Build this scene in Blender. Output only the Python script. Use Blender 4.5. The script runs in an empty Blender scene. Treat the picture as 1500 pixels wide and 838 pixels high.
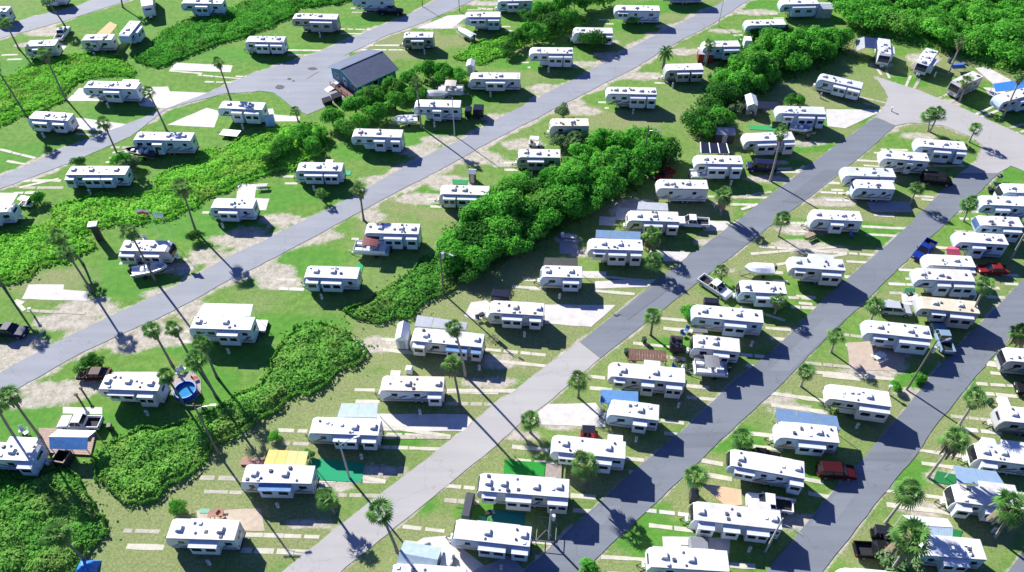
import bpy, bmesh, math, random
import numpy as np
from mathutils import Vector, Matrix, noise as mnoise
random.seed(7)
S = bpy.context.scene
COL = S.collection
# ---------------------------------------------------------------- survey geometry
# The camera stands 91 m above the ground; ground positions of the site were read off the
# photograph (1500 x 838 pixel frame) and turned into metres with G() / P().
FPX, PITCH, HCAM = 1150.0, math.radians(46.5), 91.0
CXP, CYP = 750.0, 419.0
cp_, sp_ = math.cos(PITCH), math.sin(PITCH)
def P(x, y, h=0.0):
    u, v = (x-CXP)/FPX, (CYP-y)/FPX
    d = Vector((u, cp_+v*sp_, -sp_+v*cp_))
    k = (HCAM-h)/-d.z
    return Vector((d.x*k, d.y*k, h))
def G(p): return P(p[0], p[1])
def proj(w):
    x, y, z = w[0], w[1], w[2]-HCAM
    f = y*cp_-z*sp_; u = y*sp_+z*cp_
    return (CXP+FPX*x/f, CYP-FPX*u/f)
# ---------------------------------------------------------------- tagging
def tag(o, label=None, cat=None, group=None, kind=None):
    if label: o['label'] = label
    if cat: o['category'] = cat
    if group: o['group'] = group
    if kind: o['kind'] = kind
    return o
def empty(name, loc=(0,0,0), rz=0.0):
    o = bpy.data.objects.new(name, None); COL.objects.link(o)
    o.location = loc; o.rotation_euler = (0,0,rz); o.empty_display_size = .5
    return o
def link(name, me, parent=None):
    o = bpy.data.objects.new(name, me); COL.objects.link(o)
    if parent: o.parent = parent
    return o
def copy_tree(o, parent=None):
    c = o.copy(); COL.objects.link(c)
    if parent: c.parent = parent
    for ch in list(o.children): copy_tree(ch, c)
    return c
# ---------------------------------------------------------------- materials
MATS = {}
def mat(name, col, rough=.6, metal=0, var=.12, vs=1.5, spec=.4, coat=0, bump=0, attr=None, attr_amt=.5, trans=0, alpha=1):
    if name in MATS: return MATS[name]
    m = bpy.data.materials.new(name); m.use_nodes = True
    nt = m.node_tree; N = nt.nodes; L = nt.links
    b = N['Principled BSDF']
    b.inputs['Roughness'].default_value = rough; b.inputs['Metallic'].default_value = metal
    b.inputs['Specular IOR Level'].default_value = spec
    if coat: b.inputs['Coat Weight'].default_value = coat; b.inputs['Coat Roughness'].default_value = .08
    tc = N.new('ShaderNodeTexCoord'); nz = N.new('ShaderNodeTexNoise')
    nz.inputs['Scale'].default_value = vs; nz.inputs['Detail'].default_value = 5; nz.inputs['Roughness'].default_value = .65
    L.new(tc.outputs['Object'], nz.inputs['Vector'])
    oi = N.new('ShaderNodeObjectInfo')
    mr = N.new('ShaderNodeMapRange'); mr.inputs[1].default_value = .3; mr.inputs[2].default_value = .7
    mr.inputs[3].default_value = 1-var; mr.inputs[4].default_value = 1+var
    L.new(nz.outputs['Fac'], mr.inputs[0])
    src = mr.outputs[0]
    if attr:
        at = N.new('ShaderNodeAttribute'); at.attribute_name = attr
        m2 = N.new('ShaderNodeMapRange'); m2.inputs[3].default_value = 1-attr_amt; m2.inputs[4].default_value = 1+attr_amt
        L.new(at.outputs['Fac'], m2.inputs[0])
        mu = N.new('ShaderNodeMath'); mu.operation = 'MULTIPLY'
        L.new(src, mu.inputs[0]); L.new(m2.outputs[0], mu.inputs[1]); src = mu.outputs[0]
    vm = N.new('ShaderNodeVectorMath'); vm.operation = 'SCALE'
    vm.inputs[0].default_value = col[:3]; L.new(src, vm.inputs['Scale'])
    L.new(vm.outputs[0], b.inputs['Base Color'])
    if trans: b.inputs['Transmission Weight'].default_value = trans
    if bump:
        bp = N.new('ShaderNodeBump'); bp.inputs['Strength'].default_value = bump; bp.inputs['Distance'].default_value = .05
        L.new(nz.outputs['Fac'], bp.inputs['Height']); L.new(bp.outputs[0], b.inputs['Normal'])
    MATS[name] = m
    return m
RVC = {'W2': (.58,.60,.62), 'B2': (.52,.62,.70), 'C2': (.64,.62,.57), 'W': (.66,.70,.74), 'C': (.62,.60,.55), 'G': (.36,.37,.38), 'B': (.46,.56,.66), 'T': (.50,.45,.37), 'D': (.10,.11,.14)}
def rvbody(c): return mat('rv_paint_'+c, RVC[c], .35, var=.06, vs=.8, coat=.2)
ROOFC = {'w2': (.57,.585,.60), 'w3': (.62,.60,.555), 'w': (.66,.665,.66), 't': (.66,.58,.47), 'y': (.60,.54,.40), 'g': (.62,.60,.57)}
def roofm(c): return mat('roof_membrane_'+c, ROOFC[c], .6, var=.17, vs=.9)
STRC = {'k': (.05,.05,.06), 'n': (.05,.09,.2), 't': (.35,.25,.15), 'g': (.28,.29,.31), 'b': (.10,.22,.38), 'r': (.3,.05,.05)}
def strm(c): return mat('stripe_'+c, STRC[c], .4)
GLASS = mat('tinted_glass', (.012,.014,.018), .08, spec=.6)
WHITE = mat('white_plastic', (.76,.77,.77), .4, var=.05)
TOPPER = mat('awning_vinyl', (.68,.69,.70), .6, var=.06)
BLUEV = mat('blue_vinyl', (.16,.30,.50), .6, var=.15)
BLACKR = mat('black_rubber', (.02,.02,.022), .7)
RIM = mat('wheel_rim', (.5,.5,.52), .3, metal=.7)
DKMET = mat('dark_metal', (.05,.05,.055), .45, metal=.5)
GALV = mat('galvanised_metal', (.48,.50,.52), .4, metal=.6, var=.15)
ACM = mat('air_unit_plastic', (.62,.62,.60), .5, var=.1)
VENT = mat('vent_smoke_plastic', (.10,.10,.11), .35)
CONC = mat('concrete', (.54,.51,.40), .85, var=.16, vs=.9, bump=.2)
CONC2 = mat('concrete_pale', (.58,.55,.50), .85, var=.14, vs=.7, bump=.2)
CONC3 = mat('concrete_worn', (.43,.40,.31), .9, var=.25, vs=1.3, bump=.2)
WOOD = mat('weathered_wood', (.33,.25,.18), .8, var=.25, vs=3)
WOODD = mat('brown_wood', (.14,.075,.045), .75, var=.25, vs=3)
# ---------------------------------------------------------------- mesh builder
class MB:
    def __init__(s): s.v = []; s.f = []; s.m = []; s.mats = []
    def mi(s, m):
        if m not in s.mats: s.mats.append(m)
        return s.mats.index(m)
    def add(s, vs, fs, m):
        o = len(s.v); k = s.mi(m)
        s.v += [tuple(v) for v in vs]
        for f in fs: s.f.append(tuple(i+o for i in f)); s.m.append(k)
    def box(s, x0, x1, y0, y1, z0, z1, m, ti=0, tx=None):
        "box; ti = how far the top is drawn in on each side"
        t = ti; u = ti if tx is None else tx
        vs = [(x0,y0,z0),(x1,y0,z0),(x1,y1,z0),(x0,y1,z0),(x0+u,y0+t,z1),(x1-u,y0+t,z1),(x1-u,y1-t,z1),(x0+u,y1-t,z1)]
        s.add(vs, [(3,2,1,0),(4,5,6,7),(0,1,5,4),(1,2,6,5),(2,3,7,6),(3,0,4,7)], m)
    def cbox(s, x0, x1, y0, y1, z0, z1, m, c=.05):
        "box with chamfered vertical and top edges"
        def ring(i, z): 
            return [(x0+i+c,y0+i,z),(x1-i-c,y0+i,z),(x1-i,y0+i+c,z),(x1-i,y1-i-c,z),(x1-i-c,y1-i,z),(x0+i+c,y1-i,z),(x0+i,y1-i-c,z),(x0+i,y0+i+c,z)]
        vs = ring(0,z0)+ring(0,z1-c)+ring(c,z1)
        fs = [tuple(range(7,-1,-1)), tuple(range(16,24))]
        for r in (0,8):
            for i in range(8): fs.append((r+i, r+(i+1)%8, r+8+(i+1)%8, r+8+i))
        s.add(vs, fs, m)
    def tube(s, a, b, r0, r1, m, n=8, caps=True):
        a, b = Vector(a), Vector(b); d = (b-a)
        if d.length < 1e-6: return
        d.normalize(); e = d.orthogonal().normalized(); g = d.cross(e)
        vs = []
        for c, r in ((a,r0),(b,r1)):
            for i in range(n):
                t = 2*math.pi*i/n; vs.append(c+(e*math.cos(t)+g*math.sin(t))*r)
        fs = [(i,(i+1)%n,n+(i+1)%n,n+i) for i in range(n)]
        if caps: fs += [tuple(range(n-1,-1,-1)), tuple(range(n,2*n))]
        s.add(vs, fs, m)
    def path(s, pts, rs, m, n=8):
        pts = [Vector(p) for p in pts]; vs = []
        for k, p in enumerate(pts):
            d = (pts[min(k+1,len(pts)-1)]-pts[max(k-1,0)]).normalized()
            e = Vector((1,0,0)) if abs(d.x) < .9 else Vector((0,1,0))
            e = (e-d*e.dot(d)).normalized(); g = d.cross(e)
            for i in range(n):
                t = 2*math.pi*i/n; vs.append(p+(e*math.cos(t)+g*math.sin(t))*rs[k])
        fs = []
        for k in range(len(pts)-1):
            for i in range(n): fs.append((k*n+i, k*n+(i+1)%n, (k+1)*n+(i+1)%n, (k+1)*n+i))
        fs += [tuple(range(n-1,-1,-1)), tuple(range((len(pts)-1)*n, len(pts)*n))]
        s.add(vs, fs, m)
    def cyl(s, c, axis, r, h, m, n=14, r1=None):
        c = Vector(c); ax = {'x':Vector((1,0,0)),'y':Vector((0,1,0)),'z':Vector((0,0,1))}[axis]
        s.tube(c-ax*h/2, c+ax*h/2, r, r if r1 is None else r1, m, n)
    def prism(s, prof, y0, y1, m, c=0.0):
        "profile of (x,z), counter-clockwise seen from -y, pushed from y0 to y1; c = chamfer of both side edges"
        n = len(prof)
        cx = sum(p[0] for p in prof)/n; cz = sum(p[1] for p in prof)/n
        def ins(k):
            a, p, b = prof[k-1], prof[k], prof[(k+1)%n]
            d1 = Vector((p[0]-a[0], p[1]-a[1])).normalized(); d2 = Vector((b[0]-p[0], b[1]-p[1])).normalized()
            n1 = Vector((-d1.y, d1.x)); n2 = Vector((-d2.y, d2.x)); q = (n1+n2)
            q = q/max(.3, 1+n1.dot(n2))
            return (p[0]+q.x*c, p[1]+q.y*c)
        inner = [ins(k) for k in range(n)] if c else prof
        vs = []
        if c:
            for (pr, y) in ((inner,y0),(prof,y0+c),(prof,y1-c),(inner,y1)): vs += [(p[0],y,p[1]) for p in pr]
            R = 4
        else:
            for y in (y0,y1): vs += [(p[0],y,p[1]) for p in prof]
            R = 2
        fs = [tuple(range(n)), tuple(range(R*n-1,(R-1)*n-1,-1))]
        for r in range(R-1):
            for i in range(n): fs.append(((r+1)*n+i, (r+1)*n+(i+1)%n, r*n+(i+1)%n, r*n+i))
        s.add(vs, fs, m)
    def mirror_x(s):
        s.v = [(-x,y,z) for x,y,z in s.v]; s.f = [tuple(reversed(f)) for f in s.f]; return s
    def mesh(s, name, smooth=False):
        me = bpy.data.meshes.new(name)
        me.from_pydata(s.v, [], s.f)
        for m in s.mats: me.materials.append(m)
        me.polygons.foreach_set('material_index', s.m)
        if smooth: me.polygons.foreach_set('use_smooth', [True]*len(s.f))
        me.update(); return me
    def build(s, name, parent=None, smooth=False):
        return link(name, s.mesh(name, smooth), parent)
ZC = [0]
def nz_(step=.0003):
    ZC[0] += 1; return ZC[0]*step
def sheet(name, pts, z, m, parent=None, jit=0.0, step=1.2):
    "flat polygon at height z with slightly uneven edges"
    if jit:
        q = []
        for i, a in enumerate(pts):
            b = pts[(i+1) % len(pts)]; a = Vector(a[:2]); b = Vector(b[:2]); n = max(1, int((b-a).length/step))
            d = b-a; nn = Vector((-d.y, d.x)).normalized() if d.length > 0 else Vector((0,0))
            for k in range(n):
                p = a+d*k/n
                if k: p = p+nn*(mnoise.noise((p.x*.6, p.y*.6, z*10))*jit*1.6)
                q.append(p)
        pts = q
    bm = bmesh.new()
    vs = [bm.verts.new((p[0], p[1], z)) for p in pts]
    f = bm.faces.new(vs)
    if f.normal.z < 0: f.normal_flip()
    bm.normal_update()
    if f.normal.z < 0: f.normal_flip()
    bmesh.ops.triangulate(bm, faces=[f])
    me = bpy.data.meshes.new(name); bm.to_mesh(me); bm.free(); me.materials.append(m)
    return link(name, me, parent)
def inpoly(x, y, poly):
    r = False; j = len(poly)-1
    for i in range(len(poly)):
        xi, yi = poly[i][0], poly[i][1]; xj, yj = poly[j][0], poly[j][1]
        if (yi > y) != (yj > y) and x < (xj-xi)*(y-yi)/(yj-yi)+xi: r = not r
        j = i
    return r
# ================================================================ SETTING: ground, roads, pads
ROAD = {
 'corner': [(-60,66),(-20,49),(45,25),(88,16),(115,8),(139,0),(175,-14),(260,-14),(190,0),(149,13),(101,29),(21,51),(0,57),(-60,84)],
 'building': [(-60,282),(0,258),(56,236),(107,212),(187,181),(304,136),(370,108),(467,76),(498,63),(610,16),(639,0),(690,-22),(760,-26),(695,0),(653,19),(615,35),(567,52),(527,71),(505,82),(440,122),(370,135),(330,137),(243,160),(192,200),(100,240),(0,277),(-60,300)],
 'middle': [(-60,575),(0,546),(112,487),(227,433),(256,420),(340,374),(370,360),(517,288),(605,237),(685,200),(740,168),(839,117),(953,55),(1039,13),(1065,0),(1105,-20),(1140,-22),(1097,0),(1041,37),(996,60),(927,101),(852,139),(740,197),(709,213),(663,239),(541,303),(400,379),(336,410),(299,431),(240,462),(123,515),(27,569),(0,584),(-60,612)],
}
ROAD_PALE = [(380,858),(413,838),(541,735),(602,690),(694,618),(740,581),(849,501),(879,525),(801,591),(765,618),(717,661),(591,763),(506,831),(480,858)]
ROAD_DARK = [(849,501),(961,413),(1007,376),(1071,331),(1103,305),(1140,277),(1217,219),(1282,172),(1312,184),(1273,219),(1212,269),(1121,337),(1023,413),(879,525)]
ROAD_CROSS = [(1281,112),(1348,133),(1420,163),(1500,199),(1600,241),(1640,300),(1560,275),(1481,243),(1462,254),(1405,254),(1431,237),(1439,213),(1420,200),(1380,184),(1335,180),(1312,184),(1282,172),(1297,153),(1301,143),(1296,132)]
ROAD_D = [(745,858),(767,838),(937,682),(961,663),(1001,630),(1065,567),(1140,507),(1212,433),(1245,405),(1321,339),(1383,277),(1405,254),(1462,254),(1433,283),(1367,344),(1299,410),(1287,422),(1188,517),(1140,567),(1081,621),(996,703),(913,781),(860,832),(835,858)]
ROAD_E = [(1100,858),(1121,838),(1212,730),(1287,645),(1311,618),(1372,541),(1423,487),(1473,437),(1500,408),(1570,340),(1630,340),(1520,455),(1447,530),(1364,632),(1345,663),(1292,726),(1204,838),(1188,858)]
ROAD_F = [(1440,880),(1476,838),(1500,807),(1540,760),(1600,700),(1660,700),(1560,838),(1530,880)]
LOT = [(370,132),(440,122),(505,82),(530,85),(575,105),(511,139),(474,158),(450,168),(432,160),(401,136)]
def G2(l): return [G(p) for p in l]

def asphalt(name, c, var=.14, crack=True):
    m = bpy.data.materials.new(name); m.use_nodes = True
    nt = m.node_tree; N = nt.nodes; L = nt.links; b = N['Principled BSDF']; b.inputs['Roughness'].default_value = .85
    tc = N.new('ShaderNodeTexCoord')
    n1 = N.new('ShaderNodeTexNoise'); n1.inputs['Scale'].default_value = .12; n1.inputs['Detail'].default_value = 4
    n2 = N.new('ShaderNodeTexNoise'); n2.inputs['Scale'].default_value = 3.5; n2.inputs['Detail'].default_value = 6; n2.inputs['Roughness'].default_value = .75
    L.new(tc.outputs['Object'], n1.inputs['Vector']); L.new(tc.outputs['Object'], n2.inputs['Vector'])
    # wheel polish stretched along the roads (they all run the same way)
    mp = N.new('ShaderNodeMapping'); mp.inputs['Rotation'].default_value = (0,0,-.72); mp.inputs['Scale'].default_value = (.05,.9,1)
    L.new(tc.outputs['Object'], mp.inputs['Vector'])
    n3 = N.new('ShaderNodeTexNoise'); n3.inputs['Scale'].default_value = 1.0; n3.inputs['Detail'].default_value = 3; L.new(mp.outputs[0], n3.inputs['Vector'])
    a1 = N.new('ShaderNodeMath'); a1.operation = 'ADD'; L.new(n1.outputs['Fac'], a1.inputs[0]); L.new(n3.outputs['Fac'], a1.inputs[1])
    a2 = N.new('ShaderNodeMath'); a2.operation = 'MULTIPLY_ADD'; a2.inputs[1].default_value = .6; L.new(n2.outputs['Fac'], a2.inputs[0]); L.new(a1.outputs[0], a2.inputs[2])
    mr = N.new('ShaderNodeMapRange'); mr.inputs[1].default_value = .9; mr.inputs[2].default_value = 1.7; mr.inputs[3].default_value = 1-var; mr.inputs[4].default_value = 1+var
    L.new(a2.outputs[0], mr.inputs[0]); out = mr.outputs[0]
    if crack:
        vo = N.new('ShaderNodeTexVoronoi'); vo.feature = 'DISTANCE_TO_EDGE'; vo.inputs['Scale'].default_value = .09
        wn = N.new('ShaderNodeTexNoise'); wn.inputs['Scale'].default_value = .6; wn.inputs['Detail'].default_value = 4
        L.new(tc.outputs['Object'], wn.inputs['Vector'])
        mx = N.new('ShaderNodeMixRGB'); mx.inputs[0].default_value = .12; L.new(tc.outputs['Object'], mx.inputs[1]); L.new(wn.outputs['Color'], mx.inputs[2])
        sc = N.new('ShaderNodeVectorMath'); sc.operation = 'MULTIPLY_ADD'; sc.inputs[1].default_value = (3,3,3)
        L.new(wn.outputs['Color'], sc.inputs[0]); L.new(tc.outputs['Object'], sc.inputs[2]); L.new(sc.outputs[0], vo.inputs['Vector'])
        m3 = N.new('ShaderNodeMapRange'); m3.inputs[1].default_value = .002; m3.inputs[2].default_value = .006; m3.inputs[3].default_value = .84; m3.inputs[4].default_value = 1
        L.new(vo.outputs['Distance'], m3.inputs[0])
        mu = N.new('ShaderNodeMath'); mu.operation = 'MULTIPLY'; L.new(out, mu.inputs[0]); L.new(m3.outputs[0], mu.inputs[1]); out = mu.outputs[0]
    vm = N.new('ShaderNodeVectorMath'); vm.operation = 'SCALE'; vm.inputs[0].default_value = c; L.new(out, vm.inputs['Scale'])
    L.new(vm.outputs[0], b.inputs['Base Color'])
    return m
ASP = asphalt('asphalt', (.262,.278,.300)); ASPD = asphalt('asphalt_dark', (.168,.188,.212), .14); ASPL = asphalt('asphalt_pale', (.385,.37,.35), .09)
ASPM = asphalt('asphalt_mid', (.27,.265,.262), .1)
tag(sheet('road', G2(ROAD['corner']), 0.048, ASP, jit=.12), kind='structure')
tag(sheet('road', G2(ROAD['building']), 0.048, ASP, jit=.12), kind='structure')
tag(sheet('parking_pavement', G2(LOT), 0.044, ASP, jit=.12), kind='structure')
tag(sheet('road', G2(ROAD['middle']), 0.048, ASP, jit=.12), kind='structure')
tag(sheet('road', G2(ROAD_PALE), 0.044, ASPL, jit=.10), kind='structure')
tag(sheet('road', G2(ROAD_DARK), 0.048, ASPD, jit=.10), kind='structure')
tag(sheet('road', G2(ROAD_CROSS), 0.052, ASPL, jit=.10), kind='structure')
tag(sheet('road', G2(ROAD_D), 0.056, ASPD, jit=.10), kind='structure')
tag(sheet('road', G2(ROAD_E), 0.060, ASPD, jit=.10), kind='structure')
tag(sheet('road', G2(ROAD_F), 0.048, ASPD, jit=.10), kind='structure')
# tar patches by the building
TAR = mat('tar_patch', (.04,.042,.06), .7, var=.2)
for (cx, cy, rx, ry) in ((458,101,7,2.2),(410,128,7,3.2),(424,116,3.2,1.6),(430,119,2.2,1.0)):
    pts = [G((cx+rx*math.cos(t)*(1+.25*mnoise.noise((cx,t*1.3,0))), cy+ry*math.sin(t)*(1+.3*mnoise.noise((cy,t*1.3,3))))) for t in [i*.42 for i in range(15)]]
    tag(sheet('road_patch', pts, .062, TAR), kind='structure')
# squiggle of tar on the dark road
m_ = MB()
sq = [G(p) for p in ((899,461),(903,464),(907,461),(911,462),(909,458))]
for a, b in zip(sq, sq[1:]): 
    d = (b-a).normalized(); n = Vector((-d.y,d.x,0))*.14
    m_.add([a-n+Vector((0,0,.064)),b-n+Vector((0,0,.064)),b+n+Vector((0,0,.064)),a+n+Vector((0,0,.064))], [(0,1,2,3)], TAR)
tag(m_.build('road_patch'), kind='structure')

# newer and older asphalt laid in the lanes
ASPN = asphalt('asphalt_newer', (.148,.165,.186), .12); ASPO = asphalt('asphalt_older', (.192,.212,.236), .12)
def across(pl, pr, u0, u1, m, z, a=0.0, b=1.0):
    "strip of lane between two edges, u along the lane"
    f = lambda q, u: Vector(q[0])*(1-u)+Vector(q[1])*u
    A, B, C, D = G(f(pl,u0)), G(f(pr,u0)), G(f(pr,u1)), G(f(pl,u1))
    return tag(sheet('road_patch', [A+(B-A)*a, A+(B-A)*b, D+(C-D)*b, D+(C-D)*a], z, m, jit=.06), kind='structure')
LD, RD = ((767,838),(1245,405)), ((860,832),(1299,410)); LE, RE = ((1121,838),(1311,618)), ((1204,838),(1372,620)); LK, RK = ((849,501),(1217,219)), ((879,525),(1273,219)); LP, RP = ((413,838),(849,501)), ((506,831),(879,525)); LB, RB = ((112,487),(685,200)), ((123,515),(709,213))
for l, r, u0, u1, m, a, b in ((LD,RD,.10,.22,ASPO,.05,.48),(LD,RD,.42,.47,ASPN,.02,.98),(LD,RD,.68,.86,ASPO,.5,.96),(LE,RE,.30,.52,ASPO,.08,.5),(LE,RE,.74,.80,ASPN,.03,.97),(LK,RK,.15,.33,ASPN,.06,.5),(LK,RK,.55,.62,ASPO,.03,.97),(LK,RK,.74,.90,ASPN,.5,.95)):
    across(l, r, u0, u1, m, .0645 if l in (LD,) else .068, a, b)
# ---- ground sheet: fine grid near the park, coarse out to the horizon; soil, dryness and lushness as point attributes
xs = np.concatenate([[-4000,-1500,-700,-350,-220], np.arange(-170,170.1,.75), [220,350,700,1500,4000]])
ys = np.concatenate([[-1500,-400,-100,0], np.arange(28,235,.75), [300,500,1000,2500,6000]])
NX, NY = len(xs), len(ys)
XX, YY = np.meshgrid(xs, ys); V = np.stack([XX.ravel(), YY.ravel(), np.zeros(NX*NY)], 1)
idx = np.arange(NX*NY).reshape(NY, NX)
F = np.stack([idx[:-1,:-1].ravel(), idx[:-1,1:].ravel(), idx[1:,1:].ravel(), idx[1:,:-1].ravel()], 1)
me = bpy.data.meshes.new('ground'); me.from_pydata(V.tolist(), [], F.tolist())
gx, gy = V[:,0], V[:,1]
def vnoise(s, o=0):
    # cheap smooth value noise on the grid, fixed in place
    r = np.random.RandomState(11+o); T = r.rand(256,256)
    u, v = gx*s+1000, gy*s+1000; i, j = np.floor(u).astype(int), np.floor(v).astype(int); fu, fv = u-i, v-j
    fu, fv = fu*fu*(3-2*fu), fv*fv*(3-2*fv)
    g = lambda a,b: T[a%256, b%256]
    return (g(i,j)*(1-fu)+g(i+1,j)*fu)*(1-fv)+(g(i,j+1)*(1-fu)+g(i+1,j+1)*fu)*fv
nz = .5*vnoise(.16)+.3*vnoise(.45,1)+.2*vnoise(1.1,2)
nlow = .6*vnoise(.05,3)+.4*vnoise(.12,4)
def segdist(poly, closed=True):
    d = np.full(len(gx), 1e9); n = len(poly)
    for k in range(n if closed else n-1):
        a, b = poly[k], poly[(k+1)%n]; ax, ay, bx, by = a[0],a[1],b[0],b[1]
        l2 = (bx-ax)**2+(by-ay)**2+1e-9
        t = np.clip(((gx-ax)*(bx-ax)+(gy-ay)*(by-ay))/l2, 0, 1)
        d = np.minimum(d, np.hypot(gx-ax-t*(bx-ax), gy-ay-t*(by-ay)))
    return d
sm = lambda x,a,b: np.clip((x-a)/(b-a),0,1)**2*(3-2*np.clip((x-a)/(b-a),0,1))
sand = np.zeros(len(gx)); dry = np.zeros(len(gx)); lush = np.zeros(len(gx))
def blob(arr, cx, cy, rx, ry, k=1.0, ang=0.0):
    "soft irregular patch: centre in the survey frame, radii in metres"
    c = P(cx, cy); ca, sa = math.cos(ang), math.sin(ang)
    u = (gx-c.x)*ca+(gy-c.y)*sa; v = -(gx-c.x)*sa+(gy-c.y)*ca
    d = np.hypot(u/rx, v/ry)+(nz-.5)*.9
    np.maximum(arr, k*(1-sm(d,.55,1.05)), out=arr)
def polyb(arr, pts, k=1.0, soft=1.2):
    w = G2(pts); ins = np.array([False]*len(gx)); j = len(w)-1
    for i in range(len(w)):
        xi, yi, xj, yj = w[i].x, w[i].y, w[j].x, w[j].y
        c = ((yi > gy) != (yj > gy)) & (gx < (xj-xi)*(gy-yi)/((yj-yi) or 1e-9)+xi); ins ^= c; j = i
    d = segdist(w); sd = np.where(ins, -d, d)+(nz-.5)*3.0
    np.maximum(arr, k*(1-sm(sd, -soft, soft*.5)), out=arr)
# road verges
for r, w in (('corner',.9),('building',1.0),('middle',1.9)):
    np.maximum(sand, .85*(1-sm(segdist(G2(ROAD[r]))+(nz-.5)*3.2, .3, w)), out=sand)
for r in (ROAD_PALE, ROAD_DARK, ROAD_CROSS, ROAD_D, ROAD_E, ROAD_F):
    np.maximum(sand, .8*(1-sm(segdist(G2(r))+(nz-.5)*1.2, .05, .55)), out=sand)
# sandy aprons of the pads (x, y, rx, ry)
for b in ((65,47,7,3.5),(40,66,5,2),(880,118,0,0),(300,380,8,3),(360,345,7,4.0),(415,322,7,3.2),(300,372,6,3),(560,264,7,3.2),(620,222,7,3.5),(650,205,6,3),(735,172,7,2.6),(800,130,7,3),(840,95,8,2.8),(898,80,6,2),(880,62,6,2.2),(965,50,5,2),(990,38,7,2),
          (545,318,5,3),(610,292,8,2.6),(660,268,6,3),(700,232,10,3.6),(768,212,7,3),(740,240,6,2),(852,162,7,3),(838,150,5,2.4),(930,112,8,3),(1000,75,7,2.6),(1060,45,7,2.2),(1110,18,8,2.2),
          (440,350,9,3.6),(480,345,7,2.6),(385,395,7,3),(290,455,6,3),(240,492,8,4),(130,450,9,4),(100,470,8,4),(40,515,8,5),(10,525,6,4),(70,575,9,3.4),(25,590,6,2.4),(110,566,7,2.2),(190,505,6,2.6),(405,400,5,2.4),(420,415,6,2.4),(260,392,7,3),(230,432,5,3),
          (340,352,7,3),(560,455,0,0),(600,440,0,0),(545,505,7,3,),(1160,85,4,2),(1290,95,4,2),(1350,85,5,3),(700,5,9,2.5),(640,38,9,2.6),(1035,355,5,2.2),(860,370,7,2.6),(835,352,4,3),(1050,395,4,1.6),(1175,335,8,2.6),(1160,358,6,1.8),(1200,365,9,2),(1225,296,7,2),(1130,262,6,2),(1135,238,5,1.6),(1180,210,7,1.6),
          (1300,515,7,4),(1290,540,9,3),(1165,600,6,2.4),(1140,585,5,2.5),(560,690,6,2.2),(485,712,6,1.8),(455,768,6,1.4),(560,480,0,0),(480,530,5,3),(1165,765,4,2.5),(820,620,6,2.4),(770,640,5,2),(715,560,8,2),(700,525,9,1.6),(730,535,6,1.3),(1310,180,5,2),(1345,200,6,2.4),(1385,150,5,2),(1290,190,5,2),(940,300,6,3),(925,310,5,2.5),(1335,575,5,1.6),(1400,700,6,2.5),(1350,745,5,2)):
    if b[2]: blob(sand, b[0], b[1], b[2]*.86, b[3]*.82, .85)
# dry, yellowed grass
for b in ((600,60,18,5),(570,80,10,4),(650,60,9,3),(680,310,14,5),(620,300,14,4),(560,335,9,4),(700,440,16,8),(690,460,12,6),(600,520,16,5),(560,560,12,4),(560,500,10,6),(790,430,14,6),(850,480,12,4),(740,520,14,6),(720,590,12,4),(650,560,16,6),(380,640,16,5),(430,600,10,5),(470,560,8,4),(240,740,16,8),(220,790,16,8),(330,730,14,4),(400,780,16,6),(300,700,12,4),(480,660,9,3),(150,720,9,6),(110,630,7,4),(70,420,12,5),(150,400,10,3),(120,405,12,3.5),(230,480,12,4),(830,160,12,4),(900,180,16,3),(940,170,16,3),(1000,300,16,6),(880,300,8,5),(1060,350,9,4),(840,440,20,4),(1100,380,14,6),(1160,350,16,6),(1230,300,18,6),(1200,250,14,5),(1300,250,16,6),(1340,300,12,4),(1240,380,14,5),(1300,380,10,4),(1310,180,9,3),(1400,190,9,3),(1400,90,14,5),(1460,110,14,4),(1340,50,12,4),(1240,70,8,5),(1190,150,10,4),(1000,590,12,5),(960,480,10,4),(1010,440,8,4),(1080,560,8,4),(1120,490,10,4),(1180,560,12,5),(1260,560,12,5),(1280,440,9,4),(1340,380,9,4),(1440,400,9,4),(1440,600,12,6),(1400,650,10,5),(1350,700,10,6),(1420,760,10,5),(1340,820,12,6),(1000,680,9,5),(960,730,9,5),(900,820,9,5),(1060,720,9,5),(1180,630,8,4),(700,690,9,3),(660,720,9,4),(620,780,9,5),(590,830,9,6),(760,650,9,4),(860,700,9,3),(800,600,8,3),(880,640,6,3)):
    blob(dry, *b, k=.66)
for b in ((60,105,24,9),(20,110,12,8),(40,230,16,5),(120,300,6,3),(190,165,14,4),(30,140,8,3),(170,30,14,5),(560,30,12,3),(330,80,14,4),(420,75,10,3),(430,95,10,4),(570,215,14,5),(640,200,8,3),(480,285,12,5),(400,290,9,5),(440,380,9,4),(410,390,8,4),(300,330,16,6),(190,415,9,5),(180,395,8,5),(700,140,10,4),(760,90,10,4),(930,40,10,3),(820,70,7,3),(1060,60,7,3),(1000,12,14,4),(1100,8,12,3),(960,250,3,2),(900,150,6,2),(640,290,6,3),(1240,345,12,3.4),(1215,333,9,2.6),(1270,340,8,2.4),(1460,255,9,3),(1250,170,9,4),(1330,120,5,2.4),(1210,175,12,3),(1140,240,8,2),(1180,215,8,2),(300,560,8,4),(200,560,10,2),(420,480,12,4),(170,620,9,3),(300,580,7,3.6),(30,620,6,4),(300,505,10,3),(380,520,8,3),(590,645,5,1.6),(900,600,0,0),(990,505,4,2),(1350,555,6,3),(1360,420,0,0),(1255,420,5,2),(1330,345,5,2),(1400,300,4,2),(1050,640,7,3),(950,790,8,4),(930,760,6,4),(1320,690,6,3),(1390,560,6,3),(1180,690,4,2),(700,750,4,2),(600,735,6,2)):
    if b[2]: blob(lush, *b, k=1.0)
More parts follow.
